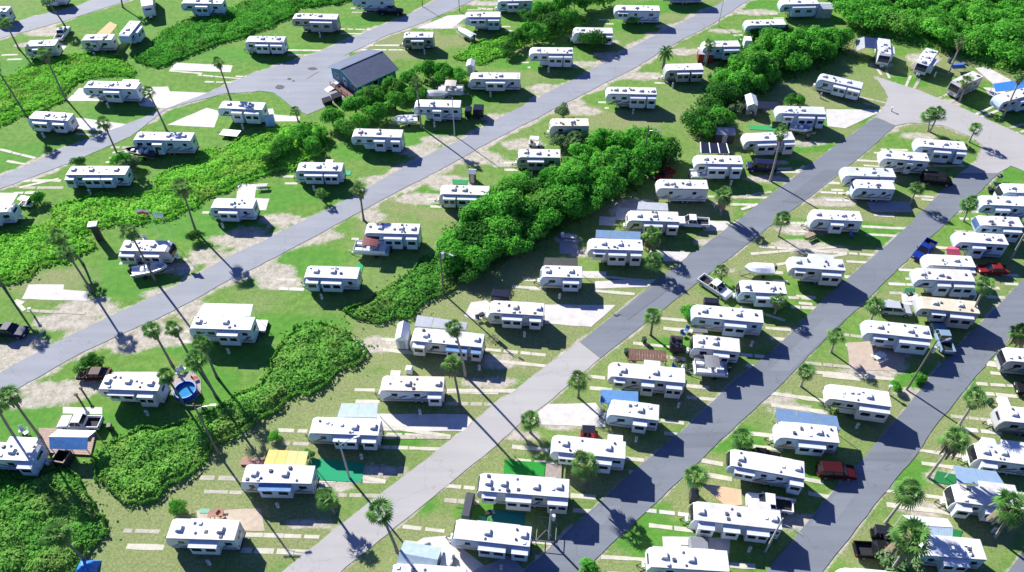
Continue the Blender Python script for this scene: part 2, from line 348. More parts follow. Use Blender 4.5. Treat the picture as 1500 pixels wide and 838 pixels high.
# the inland half of the park is drier than the seaward half
fx = CXP+FPX*gx/(np.maximum(gy,1)*cp_+HCAM*sp_); fy = CYP-FPX*(gy*sp_-HCAM*cp_)/(np.maximum(gy,1)*cp_+HCAM*sp_)
base = np.clip(sm(fx+fy*1.2, 500, 1250)*.30+.06+(nlow-.5)*.9, 0, 1)
dry = np.clip(np.maximum(dry, base)-.5*lush, 0, 1)
for nm, arr in (('sand',sand),('dry',dry),('lush',lush)):
    at = me.attributes.new(nm,'FLOAT','POINT'); at.data.foreach_set('value', arr.astype(np.float32))
def ground_mat():
    m = bpy.data.materials.new('ground_grass_soil'); m.use_nodes = True
    nt = m.node_tree; N = nt.nodes; L = nt.links; b = N['Principled BSDF']
    b.inputs['Roughness'].default_value = .9; b.inputs['Specular IOR Level'].default_value = .15
    tc = N.new('ShaderNodeTexCoord')
    def nzt(s, d=6, r=.7):
        n = N.new('ShaderNodeTexNoise'); n.inputs['Scale'].default_value = s; n.inputs['Detail'].default_value = d; n.inputs['Roughness'].default_value = r
        L.new(tc.outputs['Object'], n.inputs['Vector']); return n.outputs['Fac']
    def att(a):
        n = N.new('ShaderNodeAttribute'); n.attribute_name = a; return n.outputs['Fac']
    def mth(op, a, b_, c=None):
        n = N.new('ShaderNodeMath'); n.operation = op
        for i, q in enumerate((a,b_,c)):
            if q is None: continue
            if isinstance(q,(int,float)): n.inputs[i].default_value = q
            else: L.new(q, n.inputs[i])
        return n.outputs[0]
    def ramp(x, a, c):
        n = N.new('ShaderNodeMapRange'); n.interpolation_type = 'SMOOTHSTEP'; n.inputs[1].default_value = a; n.inputs[2].default_value = c; L.new(x, n.inputs[0]); return n.outputs[0]
    def mix(f, a, c):
        n = N.new('ShaderNodeMixRGB'); L.new(f, n.inputs[0])
        for i, q in ((1,a),(2,c)):
            if isinstance(q, tuple): n.inputs[i].default_value = (*q,1)
            else: L.new(q, n.inputs[i])
        return n.outputs[0]
    big, mid, fine, hair = nzt(.22), nzt(.9), nzt(3.2), nzt(11,4)
    g = mix(ramp(mid,.35,.65), (.098,.22,.034), (.160,.295,.052))
    g = mix(ramp(att('lush'),.1,.9), g, mix(ramp(mid,.3,.7), (.074,.225,.028), (.12,.29,.042)))
    dr = mth('ADD', att('dry'), mth('MULTIPLY_ADD', fine, .8, -.40)); dr = mth('ADD', dr, mth('MULTIPLY_ADD', big, .6, -.3))
    g = mix(mth('MULTIPLY', ramp(dr,.12,.95), .92), g, mix(ramp(fine,.35,.65), (.22,.235,.095), (.34,.32,.175)))
    sd = mth('ADD', att('sand'), mth('MULTIPLY_ADD', fine, .9, -.45)); sd = mth('ADD', sd, mth('MULTIPLY_ADD', mid, .5, -.25))
    g = mix(ramp(sd,.36,.95), g, mix(ramp(mid,.35,.65), (.40,.35,.28), (.55,.49,.415)))
    sc = N.new('ShaderNodeVectorMath'); sc.operation = 'SCALE'; L.new(g, sc.inputs[0])
    L.new(mth('ADD', mth('MULTIPLY_ADD', hair, .30, .68), mth('MULTIPLY_ADD', fine, .34, 0.0)), sc.inputs['Scale'])
    L.new(sc.outputs[0], b.inputs['Base Color'])
    bp = N.new('ShaderNodeBump'); bp.inputs['Strength'].default_value = .5; bp.inputs['Distance'].default_value = .12
    L.new(mth('ADD', hair, fine), bp.inputs['Height']); L.new(bp.outputs[0], b.inputs['Normal'])
    return m
me.materials.append(ground_mat()); me.update()
tag(link('ground', me), kind='structure')
# ---- concrete pads
SLAB_Z = .014
def slab(pts, m=CONC2, z=SLAB_Z, name='pavement'): return tag(sheet(name, G2(pts), z+.012+nz_(.0001), m, jit=.08), kind='structure')
SAND = mat('sand_pad', (.46,.37,.29), .9, var=.14, vs=1.2)
for pts in ([(97,148),(116,129),(246,127),(249,134),(306,136),(243,159),(205,155),(200,148)], [(103,171),(187,182),(165,193),(106,190)], [(257,92),(341,96),(338,106),(248,103)],
            [(245,183),(303,158),(322,163),(314,187)], [(386,160),(400,159),(402,168),(440,171),(438,178),(386,178)], [(610,42),(655,23),(688,21),(662,42)],
            [(32,438),(42,417),(94,417),(93,424),(130,427),(127,441)], [(795,446),(902,447),(866,479),(796,474)], [(872,412),(961,409),(949,420),(871,423)], [(853,397),(888,398),(888,408),(853,407)],
            [(780,612),(802,592),(872,590),(890,612),(886,626),(790,622)], [(970,786),(1070,788),(1068,812),(972,810)],
            [(1210,160),(1296,161),(1238,188),(1212,185)], [(903,304),(944,306),(943,325),(902,322)], [(878,317),(902,318),(901,331),(877,330)], [(1030,323),(1071,325),(1061,338),(1030,338)],
            [(948,367),(1012,369),(1000,383),(960,383)], [(555,606),(683,607),(692,617),(680,632),(556,631)], [(494,611),(556,606),(556,640),(520,642)],
            [(712,440),(690,443),(680,463),(700,470),(735,452)], [(584,812),(620,788),(655,785),(720,838),(690,860),(590,850)], [(348,268),(376,270),(372,296),(346,292)], [(365,290),(395,291),(390,308),(365,307)],
            [(120,545),(235,545),(235,556),(140,556)], [(92,596),(150,597),(150,607),(92,606)], [(38,646),(72,640),(75,662),(45,660)], [(1320,430),(1345,431),(1345,448),(1322,446)],
            [(1428,100),(1445,98),(1482,118),(1460,128)], [(1440,128),(1470,130),(1480,150),(1450,140)], [(80,57),(98,68),(90,76),(76,78)], [(800,455),(810,456),(812,470),(800,470)]):
    slab(pts)
slab([(1240,502),(1300,498),(1326,520),(1322,544),(1245,542)], SAND); slab([(288,748),(382,745),(388,778),(290,776)], mat('tan_pad', (.47,.39,.29), .9, var=.15))
slab([(1272,309),(1290,305),(1338,307),(1335,311),(1282,311)], SAND); slab([(1345,94),(1362,88),(1350,110),(1334,104)], SAND)
slab([(820,346),(842,345),(850,372),(820,372)], mat('grey_pad',(.34,.34,.36),.9)); slab([(1268,296),(1290,294),(1332,296),(1336,309),(1276,308)], mat('grey_pad',(.34,.34,.36),.9))
slab([(690,838),(746,813),(770,838),(720,860)], mat('grey_pad',(.34,.34,.36),.9), .018)
# ---- mats and artificial turf laid on the ground
def matt(pts, c, nm, label, cat='mat', z=.05):
    o = sheet('ground_mat', G2(pts), z+.012+nz_(.0001), mat(nm, c, .9, var=.08, vs=3)); tag(o, label, cat, 'mats laid on the ground'); return o
matt([(453,674),(468,672),(534,679),(530,707),(458,703)], (.012,.30,.13), 'turf_green', 'bright green ground mat between the yellow canopy and the pale road')
matt([(739,674),(799,678),(797,698),(738,696)], (.012,.24,.022), 'turf_lawn', 'rectangle of vivid green artificial turf behind the longest trailer', 'artificial turf')
matt([(717,746),(770,752),(768,773),(722,768)], (.010,.16,.15), 'mat_teal', 'teal ground mat in shade between two long trailers')
matt([(700,755),(716,758),(715,766),(706,764)], (.06,.38,.20), 'mat_mint', 'small pale green mat left of the teal ground mat')
matt([(662,263),(686,264),(684,271),(663,270)], (.02,.26,.08), 'mat_leaf', 'green mat behind the trailer whose right end meets the grove')
matt([(522,385),(533,387),(526,412),(522,408)], (.03,.32,.10), 'mat_leaf2', 'narrow green mat at the right end of the trailer above the low thicket')
matt([(1098,183),(1140,186),(1138,192),(1098,190)], (.05,.30,.12), 'mat_leaf2', 'light green mat behind the trailer partly hidden by a tall palm')
matt([(1326,422),(1340,423),(1339,431),(1324,430)], (.015,.16,.07), 'mat_dark', 'dark green mat beside the white sheet by the cream-roofed fifth-wheel')
matt([(1372,690),(1402,696),(1398,712),(1366,706)], (.012,.17,.045), 'turf_deep', 'deep green mat under the left end of the pale blue canopy')
matt([(1396,775),(1410,778),(1405,789),(1392,787)], (.012,.17,.045), 'turf_deep', 'small green mat beside the white and clear canopy')
matt([(493,250),(515,251),(513,257),(492,256)], (.05,.34,.16), 'mat_mint', 'pale green mat at right end of the trailer above the lone road palm')
matt([(293,745),(312,746),(310,752),(292,752)], (.20,.42,.30), 'mat_mint2', 'faded mint mat behind the trailer nearest the bottom left thicket', z=.06)
matt([(1321,431),(1343,432),(1344,442),(1324,441)], (.70,.70,.68), 'sheet_white', 'white plastic sheet on the ground left of the cream-roofed fifth-wheel', 'sheet', z=.07)
# ================================================================ TRAILERS
RVS = []      # (ref, ground centre px, object, frame)
W_RV = 2.5
def path_strip(a, b, w, z=.004, m=None, jit=.09):
    d = (b-a); d.z = 0
    if d.length < .5: return
    ln_ = d.length; d.normalize(); n = Vector((-d.y,d.x,0))*w/2
    rr_ = random.Random(int(a.x*97+a.y*31)); 
    if ln_ > 3.5 and rr_.random() < .6:
        u = rr_.uniform(.3,.7)*ln_; g_ = rr_.uniform(.06,.5); m = m or rr_.choice((CONC,CONC,CONC2,CONC3))
        path_strip(a, a+d*(u-g_), w, z, m, jit); return path_strip(a+d*u, b, w*rr_.uniform(.9,1.06), z, m, jit)
    return tag(sheet('path', [a-n, b-n, b+n, a+n], z+nz_(.0001), m or CONC, jit=jit), kind='structure')
def window(mb, x0, x1, y, z0, z1, side=-1, fr=True):
    if fr: mb.box(x0-.05, x1+.05, min(y, y+side*.015), max(y, y+side*.015), z0-.05, z1+.05, WHITE if fr == 'w' else DKMET)
    ya = y+side*.015
    mb.box(x0, x1, min(ya, ya+side*.012), max(ya, ya+side*.012), z0, z1, GLASS)
def trailer(x0, y0, x1, y1, kind, front, slides, acs, look, track, label, ref, far=(), cap=None, ped=None, tops=None, wins=None, vents=None, h=None, grp=None):
    """x0..y1: roof edge on the camera side in the survey frame; slides / acs / far: fractions along that edge"""
    body_c, roof_c, str_c = look
    q_ = int(x0*3+y0*7) % 11
    if body_c == 'W' and roof_c == 'w': body_c = ['W','B2','W','C2','W','B','W2','W','C2','W2','B2'][q_]
    if roof_c == 'w': roof_c = ['w','w','w2','w','w3','w','w','w2','w','w3','w'][q_]
    if str_c == 'g': str_c = ['g','n','t','k','b','g','t','k','n','g','r'][q_]
    h = h or {'tt': 3.15, 'fw': 3.55, 'mh': 3.35}[kind]
    A, B = P(x0,y0,h), P(x1,y1,h); d = B-A; d.z = 0; Ln = d.length; d.normalize(); nrm = Vector((-d.y,d.x,0))
    rz = math.atan2(d.y, d.x); W = W_RV
    c = (A+B)/2+nrm*W/2; c.z = 0
    nm = {'tt':'travel_trailer','fw':'fifth_wheel_trailer','mh':'motorhome'}[kind]
    root = empty(nm, c, rz)
    tag(root, label, 'motorhome' if kind == 'mh' else 'trailer', grp or 'trailers parked on the lots')
    R = random.Random(hash((int(x0*7), int(y0*13))) & 0xffff)
    mir = front == 'R'
    if mir: cv = lambda f: 1-f
    else: cv = lambda f: f
    SL = [tuple(sorted((cv(a),cv(b)))) for a,b in slides]; AC = [cv(a) for a in acs]; FS = [tuple(sorted((cv(a),cv(b)))) for a,b in far]
    X = lambda f: -Ln/2+f*Ln
    def fin(mb, name, par=root, smooth=False):
        if mir: mb.mirror_x()
        return mb.build(name, par, smooth)
    e = -Ln/2; r = Ln/2
    bm_ = rvbody(body_c); t = h-.06
    if kind == 'tt':
        prof = [(e+.35,.62),(r,.62),(r,t-.12),(r-.1,t),(e+.75,t),(e+.32,t-.22),(e+.06,t-.85),(e,1.5),(e+.08,.95)]
        fr_ = [(e+.75,t),(e+.32,t-.22),(e+.06,t-.85),(e,1.5),(e+.08,.95)]
    elif kind == 'fw':
        k = min(2.5, Ln*.3)
        prof = [(e+k,.66),(r,.66),(r,t-.12),(r-.1,t),(e+.8,t),(e+.33,t-.16),(e+.09,t-.6),(e,t-1.15),(e+.25,1.62),(e+k-.25,1.62)]
        fr_ = [(e+.8,t),(e+.33,t-.16),(e+.09,t-.6),(e,t-1.15),(e+.25,1.62)]
    else:
        prof = [(e+.25,.5),(r,.5),(r,t-.1),(r-.1,t),(e+.55,t),(e+.12,t-.3),(e,t-.9),(e+.02,1.2),(e+.1,.7)]
        fr_ = [(e+.12,t-.3),(e,t-.9),(e+.02,1.55)]
    mb = MB(); mb.prism(prof, -W/2, W/2, bm_, .07)
    fin(mb, 'body')
    # underframe
    mb = MB(); mb.box(e+(2.6 if kind == 'fw' else .6), r-.1, -W/2+.25, W/2-.25, .34, .68 if kind != 'mh' else .55, DKMET)
    if kind == 'tt':
        mb.tube((e+.5,-.75,.5),(e-1.0,0,.48),.05,.05,DKMET,6); mb.tube((e+.5,.75,.5),(e-1.0,0,.48),.05,.05,DKMET,6)
        mb.tube((e-.85,0,.05),(e-.85,0,.85),.04,.04,DKMET,6)
    if kind == 'fw':
        for s in (-1,1): mb.tube((e+2.45,s*.9,.0),(e+2.45,s*.9,1.0),.06,.06,DKMET,6)
        mb.box(e+.9,e+1.5,-.3,.3,1.1,1.64,DKMET,.08)
    fin(mb, 'chassis')
    if kind == 'tt':
        mb = MB()
        for s in (-.2,.2): mb.cyl((e-.2,s,.82),'z',.17,.5,WHITE,10)
        fin(mb, 'gas_bottles')
    # wheels
    wx = [X(.6)-.45, X(.6)+.45] if kind != 'mh' else [X(.14), X(.74)]
    for x in wx:
        for s in (-1,1):
            mb = MB(); mb.cyl((x,s*(W/2-.2),.36),'y',.36,.24,BLACKR,14); mb.cyl((x,s*(W/2-.075),.36),'y',.2,.02,RIM,10)
            fin(mb, 'wheel')
    # dark strip painted in as the shadow line under the roof edge, lower skirt in a second colour
    mb = MB(); mb.box(e+1.0, r-.05, -W/2-.02, -W/2-.002, t-.16, t-.07, mat('shade_line_grey',(.16,.17,.19),.5)); fin(mb, 'roof_edge_shade'); mb = MB(); mb.box(e+1.0, r-.05, W/2+.002, W/2+.02, t-.16, t-.07, mat('shade_line_grey',(.16,.17,.19),.5)); fin(mb, 'roof_edge_shade')
    if q_ % 3 != 0:
        mb = MB(); mb.box(e+(2.6 if kind == 'fw' else .45), r-.08, -W/2-.010, -W/2-.003, .64, 1.0, rvbody(['G','T','G','B'][q_%4] if body_c not in 'GT' else 'D')); fin(mb, 'lower_panel')
    # roof membrane, a little wider than the body
    mb = MB(); rx = e+({'tt':.72,'fw':.77,'mh':.52}[kind])
    mb.cbox(rx, r+.02, -W/2-.03, W/2+.03, t+.002, t+.07, roofm(roof_c), .025)
    # membrane folded down over the front curve
    a, b2 = fr_[0], fr_[1]
    if kind != 'mh':
        mb.add([(a[0]+.02,-W/2+.04,a[1]+.066),(a[0]+.02,W/2-.04,a[1]+.066),(b2[0]-.01,W/2-.09,b2[1]+.025),(b2[0]-.01,-W/2+.09,b2[1]+.025)], [(0,1,2,3)], roofm(roof_c))
    roof = fin(mb, 'roof')
    zt = t+.07
    for f in AC:
        mb = MB(); x = X(f); y = R.uniform(-.12,.12)
        mb.box(x-.5, x+.42, y-.36, y+.36, zt, zt+.16, ACM, .02); mb.box(x-.46, x+.36, y-.34, y+.34, zt+.162, zt+.33, ACM, .08, .14)
        mb.box(x+.30, x+.405, y-.28, y+.28, zt+.05, zt+.14, VENT)
        fin(mb, 'air_conditioner')
    vs = vents if vents is not None else [R.uniform(.1,.95) for _ in range(R.randint(3,6))]
    for f in vs:
        x = X(cv(f)); y = R.uniform(-.75,.75); q = .2 if R.random() < .6 else .13
        if any(abs(x-X(a_)) < .8 for a_ in AC): y = .85 if y > 0 else -.85
        mb = MB(); mb.cbox(x-q, x+q, y-q, y+q, zt, zt+R.uniform(.08,.2), VENT if R.random() < .6 else WHITE, .03); fin(mb, 'roof_vent')
    if Ln > 6:
        mb = MB(); x = X(R.uniform(.3,.8)); y = R.choice((-.8,.8)); mb.tube((x,y,zt),(x,y,zt+.12),.05,.05,WHITE,8); mb.tube((x,y,zt+.1),(x,y,zt+.22),.2,.03,WHITE,10); fin(mb, 'antenna')
    # coloured or dark nose
    if kind == 'mh' or cap:
        mb = MB(); wv = W/2-.14; pts = fr_ if kind == 'mh' else fr_[1:4] if cap != 'K' else fr_[0:4]
        o = .012; cm = GLASS if (kind == 'mh' or cap in ('K','k')) else mat('cap_'+cap, STRC.get(cap, RVC.get(cap,(.5,.5,.5))), .3, coat=.3)
        for (a,b2) in zip(pts, pts[1:]):
            mb.add([(a[0]-o,-wv,a[1]+o*.3),(a[0]-o,wv,a[1]+o*.3),(b2[0]-o,wv,b2[1]),(b2[0]-o,-wv,b2[1])], [(0,1,2,3)], cm)
        fin(mb, 'windscreen' if kind == 'mh' else 'front_cap')
        if kind == 'mh':
            for s in (-1,1):
                mb = MB(); mb.tube((e+.1,s*W/2,2.2),(e-.25,s*(W/2+.3),2.2),.03,.03,DKMET,6); mb.box(e-.33,e-.2,s*(W/2+.3)-.1,s*(W/2+.3)+.1,1.85,2.3,DKMET); fin(mb,'mirror')
                mb = MB(); mb.box(e-.01,e+.08,s*.8-.15,s*.8+.15,.85,1.05,WHITE); fin(mb,'headlight')
    elif kind == 'tt' and R.random() < .6:
        mb = MB(); mb.add([(e+.28,-.7,t-.32),(e+.28,.7,t-.32),(e+.085,.7,t-.78),(e+.085,-.7,t-.78)], [(0,1,2,3)], GLASS); fin(mb, 'front_window')
    # slide-outs towards the camera
    occ = []
    for i, (a, b) in enumerate(SL):
        xa, xb = X(a), X(b); dp = .8 if (xb-xa) > 1.2 else .5; z0, z1 = (.82, t-.42)
        if kind == 'fw' and xa < e+2.3: z0 = 1.66; dp = .6
        yo = -W/2-dp; occ.append((xa-.1, xb+.1))
        mb = MB(); mb.cbox(xa, xb, yo, -W/2+.03, z0, z1, bm_, .03); so = fin(mb, 'slide_out')
        tc_ = (tops[i] if tops and i < len(tops) else 'w')
        mb = MB(); tm = {'w': TOPPER, 'b': BLUEV, 'g': mat('grey_vinyl',(.42,.43,.45),.6)}[tc_]
        mb.add([(xa-.04,yo-.07,z1+.03),(xb+.04,yo-.07,z1+.03),(xb+.04,-W/2-.005,z1+.18),(xa-.04,-W/2-.005,z1+.18),(xa-.04,yo-.07,z1-.03),(xb+.04,yo-.07,z1-.03)], [(0,1,2,3),(4,5,1,0)], tm)
        mb.tube((xa-.04,yo-.07,z1),(xb+.04,yo-.07,z1),.05,.05,tm,6); fin(mb, 'slide_topper', so)
        wd = xb-xa; n = 2 if wd > 2.1 else 1
        zc = (z0+z1)/2+.22
        if wd > .9 and (z1-z0) > .9:
            for q in range(n):
                cx = xa+wd*(q+.5)/n; hw = min(.55, wd/n*.32); mb = MB(); window(mb, cx-hw, cx+hw, yo, zc-.26, zc+.30); fin(mb, 'window', so)
    # plain wall windows and paint stripes between the slides
    segs = []; cur = e+(.5 if kind != 'fw' else .5)
    for a, b in sorted(occ)+[(r-.2, r)]:
        if a-cur > .9: segs.append((cur, a))
        cur = max(cur, b)
    lo_at = lambda x: 1.72 if (kind == 'fw' and x < e+2.5) else .72
    nwin = 0
    for a, b in segs:
        if b-a > 1.1:
            cnt = 1 if b-a < 3.2 else 2
            for q in range(cnt):
                cx = a+(b-a)*(q+.5)/cnt+R.uniform(-.15,.15); hw = R.choice((.28,.36,.45)); zc = t-.95; mb = MB()
                window(mb, cx-hw, cx+hw, -W/2, zc-.25, zc+.25); fin(mb, 'window')
        if str_c and str_c != '-':
            mb = MB(); y = -W/2-.006
            z = lo_at((a+b)/2)
            if z > 1.5 and kind == 'fw': bnds = [(z+.1,z+.26)]
            else: bnds = [(1.02,1.16),(1.22,1.28)]
            for (za, zb) in bnds:
                mb.add([(a+.02,y,za),(b-.02,y,za),(b-.02,y,zb),(a+.02,y,zb)], [(0,1,2,3)], strm(str_c))
            if b-a > 1.5 and R.random() < 1:
                q0 = a+R.uniform(.1,.4); q1 = min(b-.05, q0+R.uniform(1.0,1.9)); zz = max(1.3, z+.28)
                mb.add([(q0,y-.004,zz),(q0+.35,y-.004,zz),(q1,y-.004,zz+.75),(q1-.55,y-.004,zz+.75)], [(0,1,2,3)], strm(str_c))
                mb.add([(q0+.5,y-.004,zz),(q0+.62,y-.004,zz),(min(b-.02,q1+.2),y-.004,zz+.55),(min(b-.02,q1+.2)-.18,y-.004,zz+.55)], [(0,1,2,3)], strm('g'))
            if b-a > 4:
                for q in range(4):
                    q0 = a+(b-a)*(.08+.23*q); zz = 1.15+.25*(q%2); mb.add([(q0,y-.006,zz),(q0+.5,y-.006,zz),(q0+1.6,y-.006,zz+.5),(q0+1.1,y-.006,zz+.62)], [(0,1,2,3)], strm(str_c if q%2 else 'g'))
            fin(mb, 'paint_stripe')
    # baggage doors low on the wall
    mb = MB(); xx = r-1.6
    mb.box(xx, xx+.9, -W/2-.012, -W/2-.002, .74, .98, rvbody('G' if body_c != 'G' else 'W')); fin(mb, 'luggage_door')
    # slides on the far side
    for (a, b) in FS:
        mb = MB(); mb.cbox(X(a), X(b), W/2-.03, W/2+.9, .95, t-.04, bm_, .03); so = fin(mb, 'slide_out')
        mb = MB(); mb.cbox(X(a)-.03, X(b)+.03, W/2+.034, W/2+.95, t-.036, t+.05, roofm(roof_c), .02); fin(mb, 'slide_topper', so)
    # far side: door, step, window, awning roll
    dx = X(.45)
    mb = MB(); mb.box(dx, dx+.7, W/2+.002, W/2+.03, .72, 2.55, WHITE); mb.box(dx+.18, dx+.52, W/2+.032, W/2+.04, 1.7, 2.3, GLASS); dr = fin(mb, 'door')
    mb = MB(); mb.box(dx+.05, dx+.65, W/2+.05, W/2+.3, .4, .45, DKMET); mb.box(dx+.05, dx+.65, W/2+.32, W/2+.6, .2, .25, DKMET); fin(mb, 'entry_step', dr)
    mb = MB(); window(mb, X(.7), X(.7)+.9, W/2, 1.75, 2.35, 1); fin(mb, 'window')
    if not FS:
        mb = MB(); mb.tube((X(.3), W/2+.1, t-.12),(X(.85), W/2+.1, t-.12),.075,.075,TOPPER,8); fin(mb, 'awning_roll')
    # rear: window, ladder, lights, bumper
    mb = MB(); mb.box(r+.002, r+.016, -.5, .5, t-1.3, t-.7, DKMET); mb.box(r+.018, r+.026, -.44, .44, t-1.25, t-.75, GLASS); fin(mb, 'rear_window')
    mb = MB()
    for y in (.7,1.02): mb.tube((r+.08,y,.8),(r+.08,y,t+.15),.018,.018,GALV,5)
    for i in range(7): mb.tube((r+.08,.7,1+i*.34),(r+.08,1.02,1+i*.34),.014,.014,GALV,5)
    fin(mb, 'ladder')
    for s in (-1,1):
        mb = MB(); mb.box(r+.002, r+.03, s*1.05-.09, s*1.05+.09, 1.0, 1.3, mat('tail_light', (.35,.01,.01), .2)); fin(mb, 'tail_light')
    mb = MB(); mb.box(r+.03, r+.16, -1.1, 1.1, .5, .62, DKMET); fin(mb, 'bumper')
    ctr = c.copy(); RVS.append((ref, proj(ctr), root, (c, d, nrm, Ln)))
    # wheel paths of concrete
    if track:
        for (tl, tr) in (track if isinstance(track, list) else [track]):
            for off in (-1.0, 1.0):
                def at_x(px):
                    lo, hi = -60.0, 60.0
                    for _ in range(40):
                        mm = (lo+hi)/2
                        if proj(c+d*mm+nrm*off)[0] < px: lo = mm
                        else: hi = mm
                    return c+d*lo+nrm*off
                sh = -off*3
                path_strip(at_x(tl+sh+R.uniform(-3,3)), at_x(tr+sh+R.uniform(-4,4)), R.uniform(.52,.68))
    if ped:
        k = c+d*(ped-.5)*Ln-nrm*(W/2+1.7)
        pd = empty('utility_pedestal', k, rz+R.uniform(-.3,.3))
        tag(pd, ('white utility pedestal before '+ref), 'utility post', 'utility pedestals')
        mb = MB(); mb.box(-.16,.16,-.11,.11,.02,1.15,WHITE); mb.box(-.19,.19,-.14,.14,1.152,1.24,GALV,.03); mb.build('post', pd)
        mb = MB(); mb.box(-.11,.11,-.135,-.112,.6,1.0,mat('grey_panel',(.3,.31,.33),.5)); mb.build('meter_panel', pd)
    return root
T = trailer
w = ('W','w','g'); wk = ('W','w','k'); wn = ('W','w','n'); bb = ('B','w','n'); cc = ('C','w','t'); gg = ('G','w','k'); ct = ('C','t','t')
# --- between the two top-left roads
T(-16,17,9,17,'tt','L',[],[.7],w,None,'white trailer cut off by the left edge beside the corner road','the cut-off top-left trailer')
T(56,-8,91,-8,'tt','L',[(.3,.7)],[.5],w,None,'white trailer mostly above the top edge beyond the corner road','the top-edge trailer past the corner road')
T(33,68,80,66.5,'tt','L',[(.28,.62)],[.5],cc,(8,30),'cream trailer with a white truck parked at its right end','the cream trailer beside the white truck')
T(116,59,163,58.5,'tt','L',[(.36,.52)],[.35,.75],('C','w','k'),None,'white trailer with dark wall panels in front of a slatted yellow roof','the trailer below the slatted yellow roof',ped=.42)
T(188.5,53,206,31,'fw','L',[(.35,.8)],[.4],bb,None,'angled trailer with pale blue nose to the right of the slatted yellow roof','the angled trailer by the slatted roof',cap='B')
T(224,9,222,-16,'tt','L',[],[.5],('W','w','b'),None,'white trailer seen end-on at the top edge left of the long hedge','the end-on trailer at the top edge')
T(263,4.5,325,5.5,'fw','L',[(.38,.66)],[.4,.7],bb,None,'long pale blue trailer with rounded nose just above the top hedge','the pale blue trailer above the top hedge')
# --- row above the road past the building
T(357,61,415,62,'tt','L',[(.30,.62),(.68,.97)],[.45,.85],w,(418,470),'white trailer with two slide-outs between the long hedge and the building road','the trailer left of the grey-walled one')
T(119,128,199,130.5,'fw','L',[(.42,.70)],[.13,.52,.82],wn,None,'long white fifth-wheel with swooping navy stripes on a pale concrete pad','the fifth-wheel with swooping stripes',far=[(.65,.95)],ped=.45)
T(37,173,99,177,'tt','L',[(.18,.52),(.66,.92)],[.45,.85],w,(108,180),'white trailer with two slide-outs nearest the left edge above the building road','the trailer at the far left of the building road',ped=.4)
T(426,27,493,28.5,'fw','L',[(.42,.90)],[.15,.62],('G','w','k'),(495,560),'grey-walled fifth-wheel with a white roof above the building road','the grey-walled fifth-wheel',ped=.62)
T(515,-2,574,-1,'fw','L',[],[],bb,(515,548),'blue fifth-wheel cut by the top edge with a spare wheel on its rear','the blue trailer with spare wheel')
T(728,2,780,1,'tt','L',[(.3,.6)],[],bb,(690,728),'pale blue trailer cut by the top edge beside the tree-covered strip','the top-edge trailer by the tree strip')
# --- row below the road past the building
T(317,158,384,161,'fw','L',[(.34,.56),(.62,.93)],[.24,.5],wn,None,'white fifth-wheel with striped wall on a pad opposite the empty concrete slab','the trailer with tilted white board at right',ped=.55)
T(192,204.5,279,206,'fw','L',[(.36,.52)],[.14,.6,.86],wn,(168,200),'long white fifth-wheel with a dark boat parked along its front','the fifth-wheel behind the dark boat')
T(92,256,183,256,'tt','L',[(.04,.18),(.33,.60),(.62,.80)],[.14,.43,.83],('B','w','n'),(28,90),'long white trailer with three roof units below the building road','the trailer with three roof units',ped=.4)
T(-52,313,17,310,'tt','R',[(.4,.7)],[.6],w,None,'small white trailer at left edge beneath a flat white carport roof','the trailer under the white carport')
T(589,55,634,55,'tt','L',[(.3,.7)],[.6],gg,(528,588),'short grey-walled trailer right of the lone fat palm by the building road','the short grey trailer by the fat palm',ped=.72)
T(680,25,733,25,'fw','L',[(.15,.60),(.66,.97)],[.4],bb,(738,752),'pale blue trailer with white roof above the small beached boat','the trailer above the small white boat')
# --- trailers between the building grove and the middle road
T(687,115.5,762,116,'tt','L',[(.33,.70)],[.22,.62],wn,None,'white trailer with a small white shed at its left end','the trailer with a small white shed',ped=.42)
T(605,156,674,157.5,'fw','L',[(.42,.6)],[.4],bb,None,'white trailer between a grey pontoon boat and a white boat','the trailer between two boats',ped=.45)
T(513,199.5,588,201.5,'fw','L',[(.47,.68),(.8,.97)],[.18,.54],bb,None,'white fifth-wheel below the bushes with bare sand at its right end','the trailer below the building bushes')
T(839,48,898,49,'tt','L',[(.82,.98)],[.25],w,None,'white trailer half hidden by a dark tree above the middle road','the trailer behind the dark tree')
T(900,15,967,16,'fw','L',[(.08,.30)],[.2,.5],bb,(880,898),'pale blue fifth-wheel with a tiny bush at its front','the trailer with a tiny bush in front')
T(970,-13,1030,-13,'fw','L',[],[],bb,None,'trailer just above the top edge left of the middle road','the hidden top trailer')
T(775,78,839.5,78.5,'fw','L',[(.45,.76),(.79,.97)],[.22,.93],wn,(768,778),'white fifth-wheel with a two-window slide-out below the tree-covered strip','the trailer below the tree strip',ped=.45)
T(431,250,500,251,'tt','L',[(.22,.60),(.64,.92)],[.5,.85],('B','w','g'),(415,432),'white trailer with green mat at its right end above the road','the trailer above the lone road palm',ped=.4,far=[(.60,.76)])
T(305,304,370,305.5,'tt','L',[(.24,.66)],[.52],('B','w','n'),(302,306),'white trailer with a concrete patio behind it and bare sand to the right','the trailer with a patio behind',ped=.3)
T(175,367,248,368.5,'tt','R',[(.0,.30),(.44,.80)],[.12,.62],wk,(170,176),'white trailer with flagpoles behind and an open boat along its front','the trailer with two flags',cap='K')
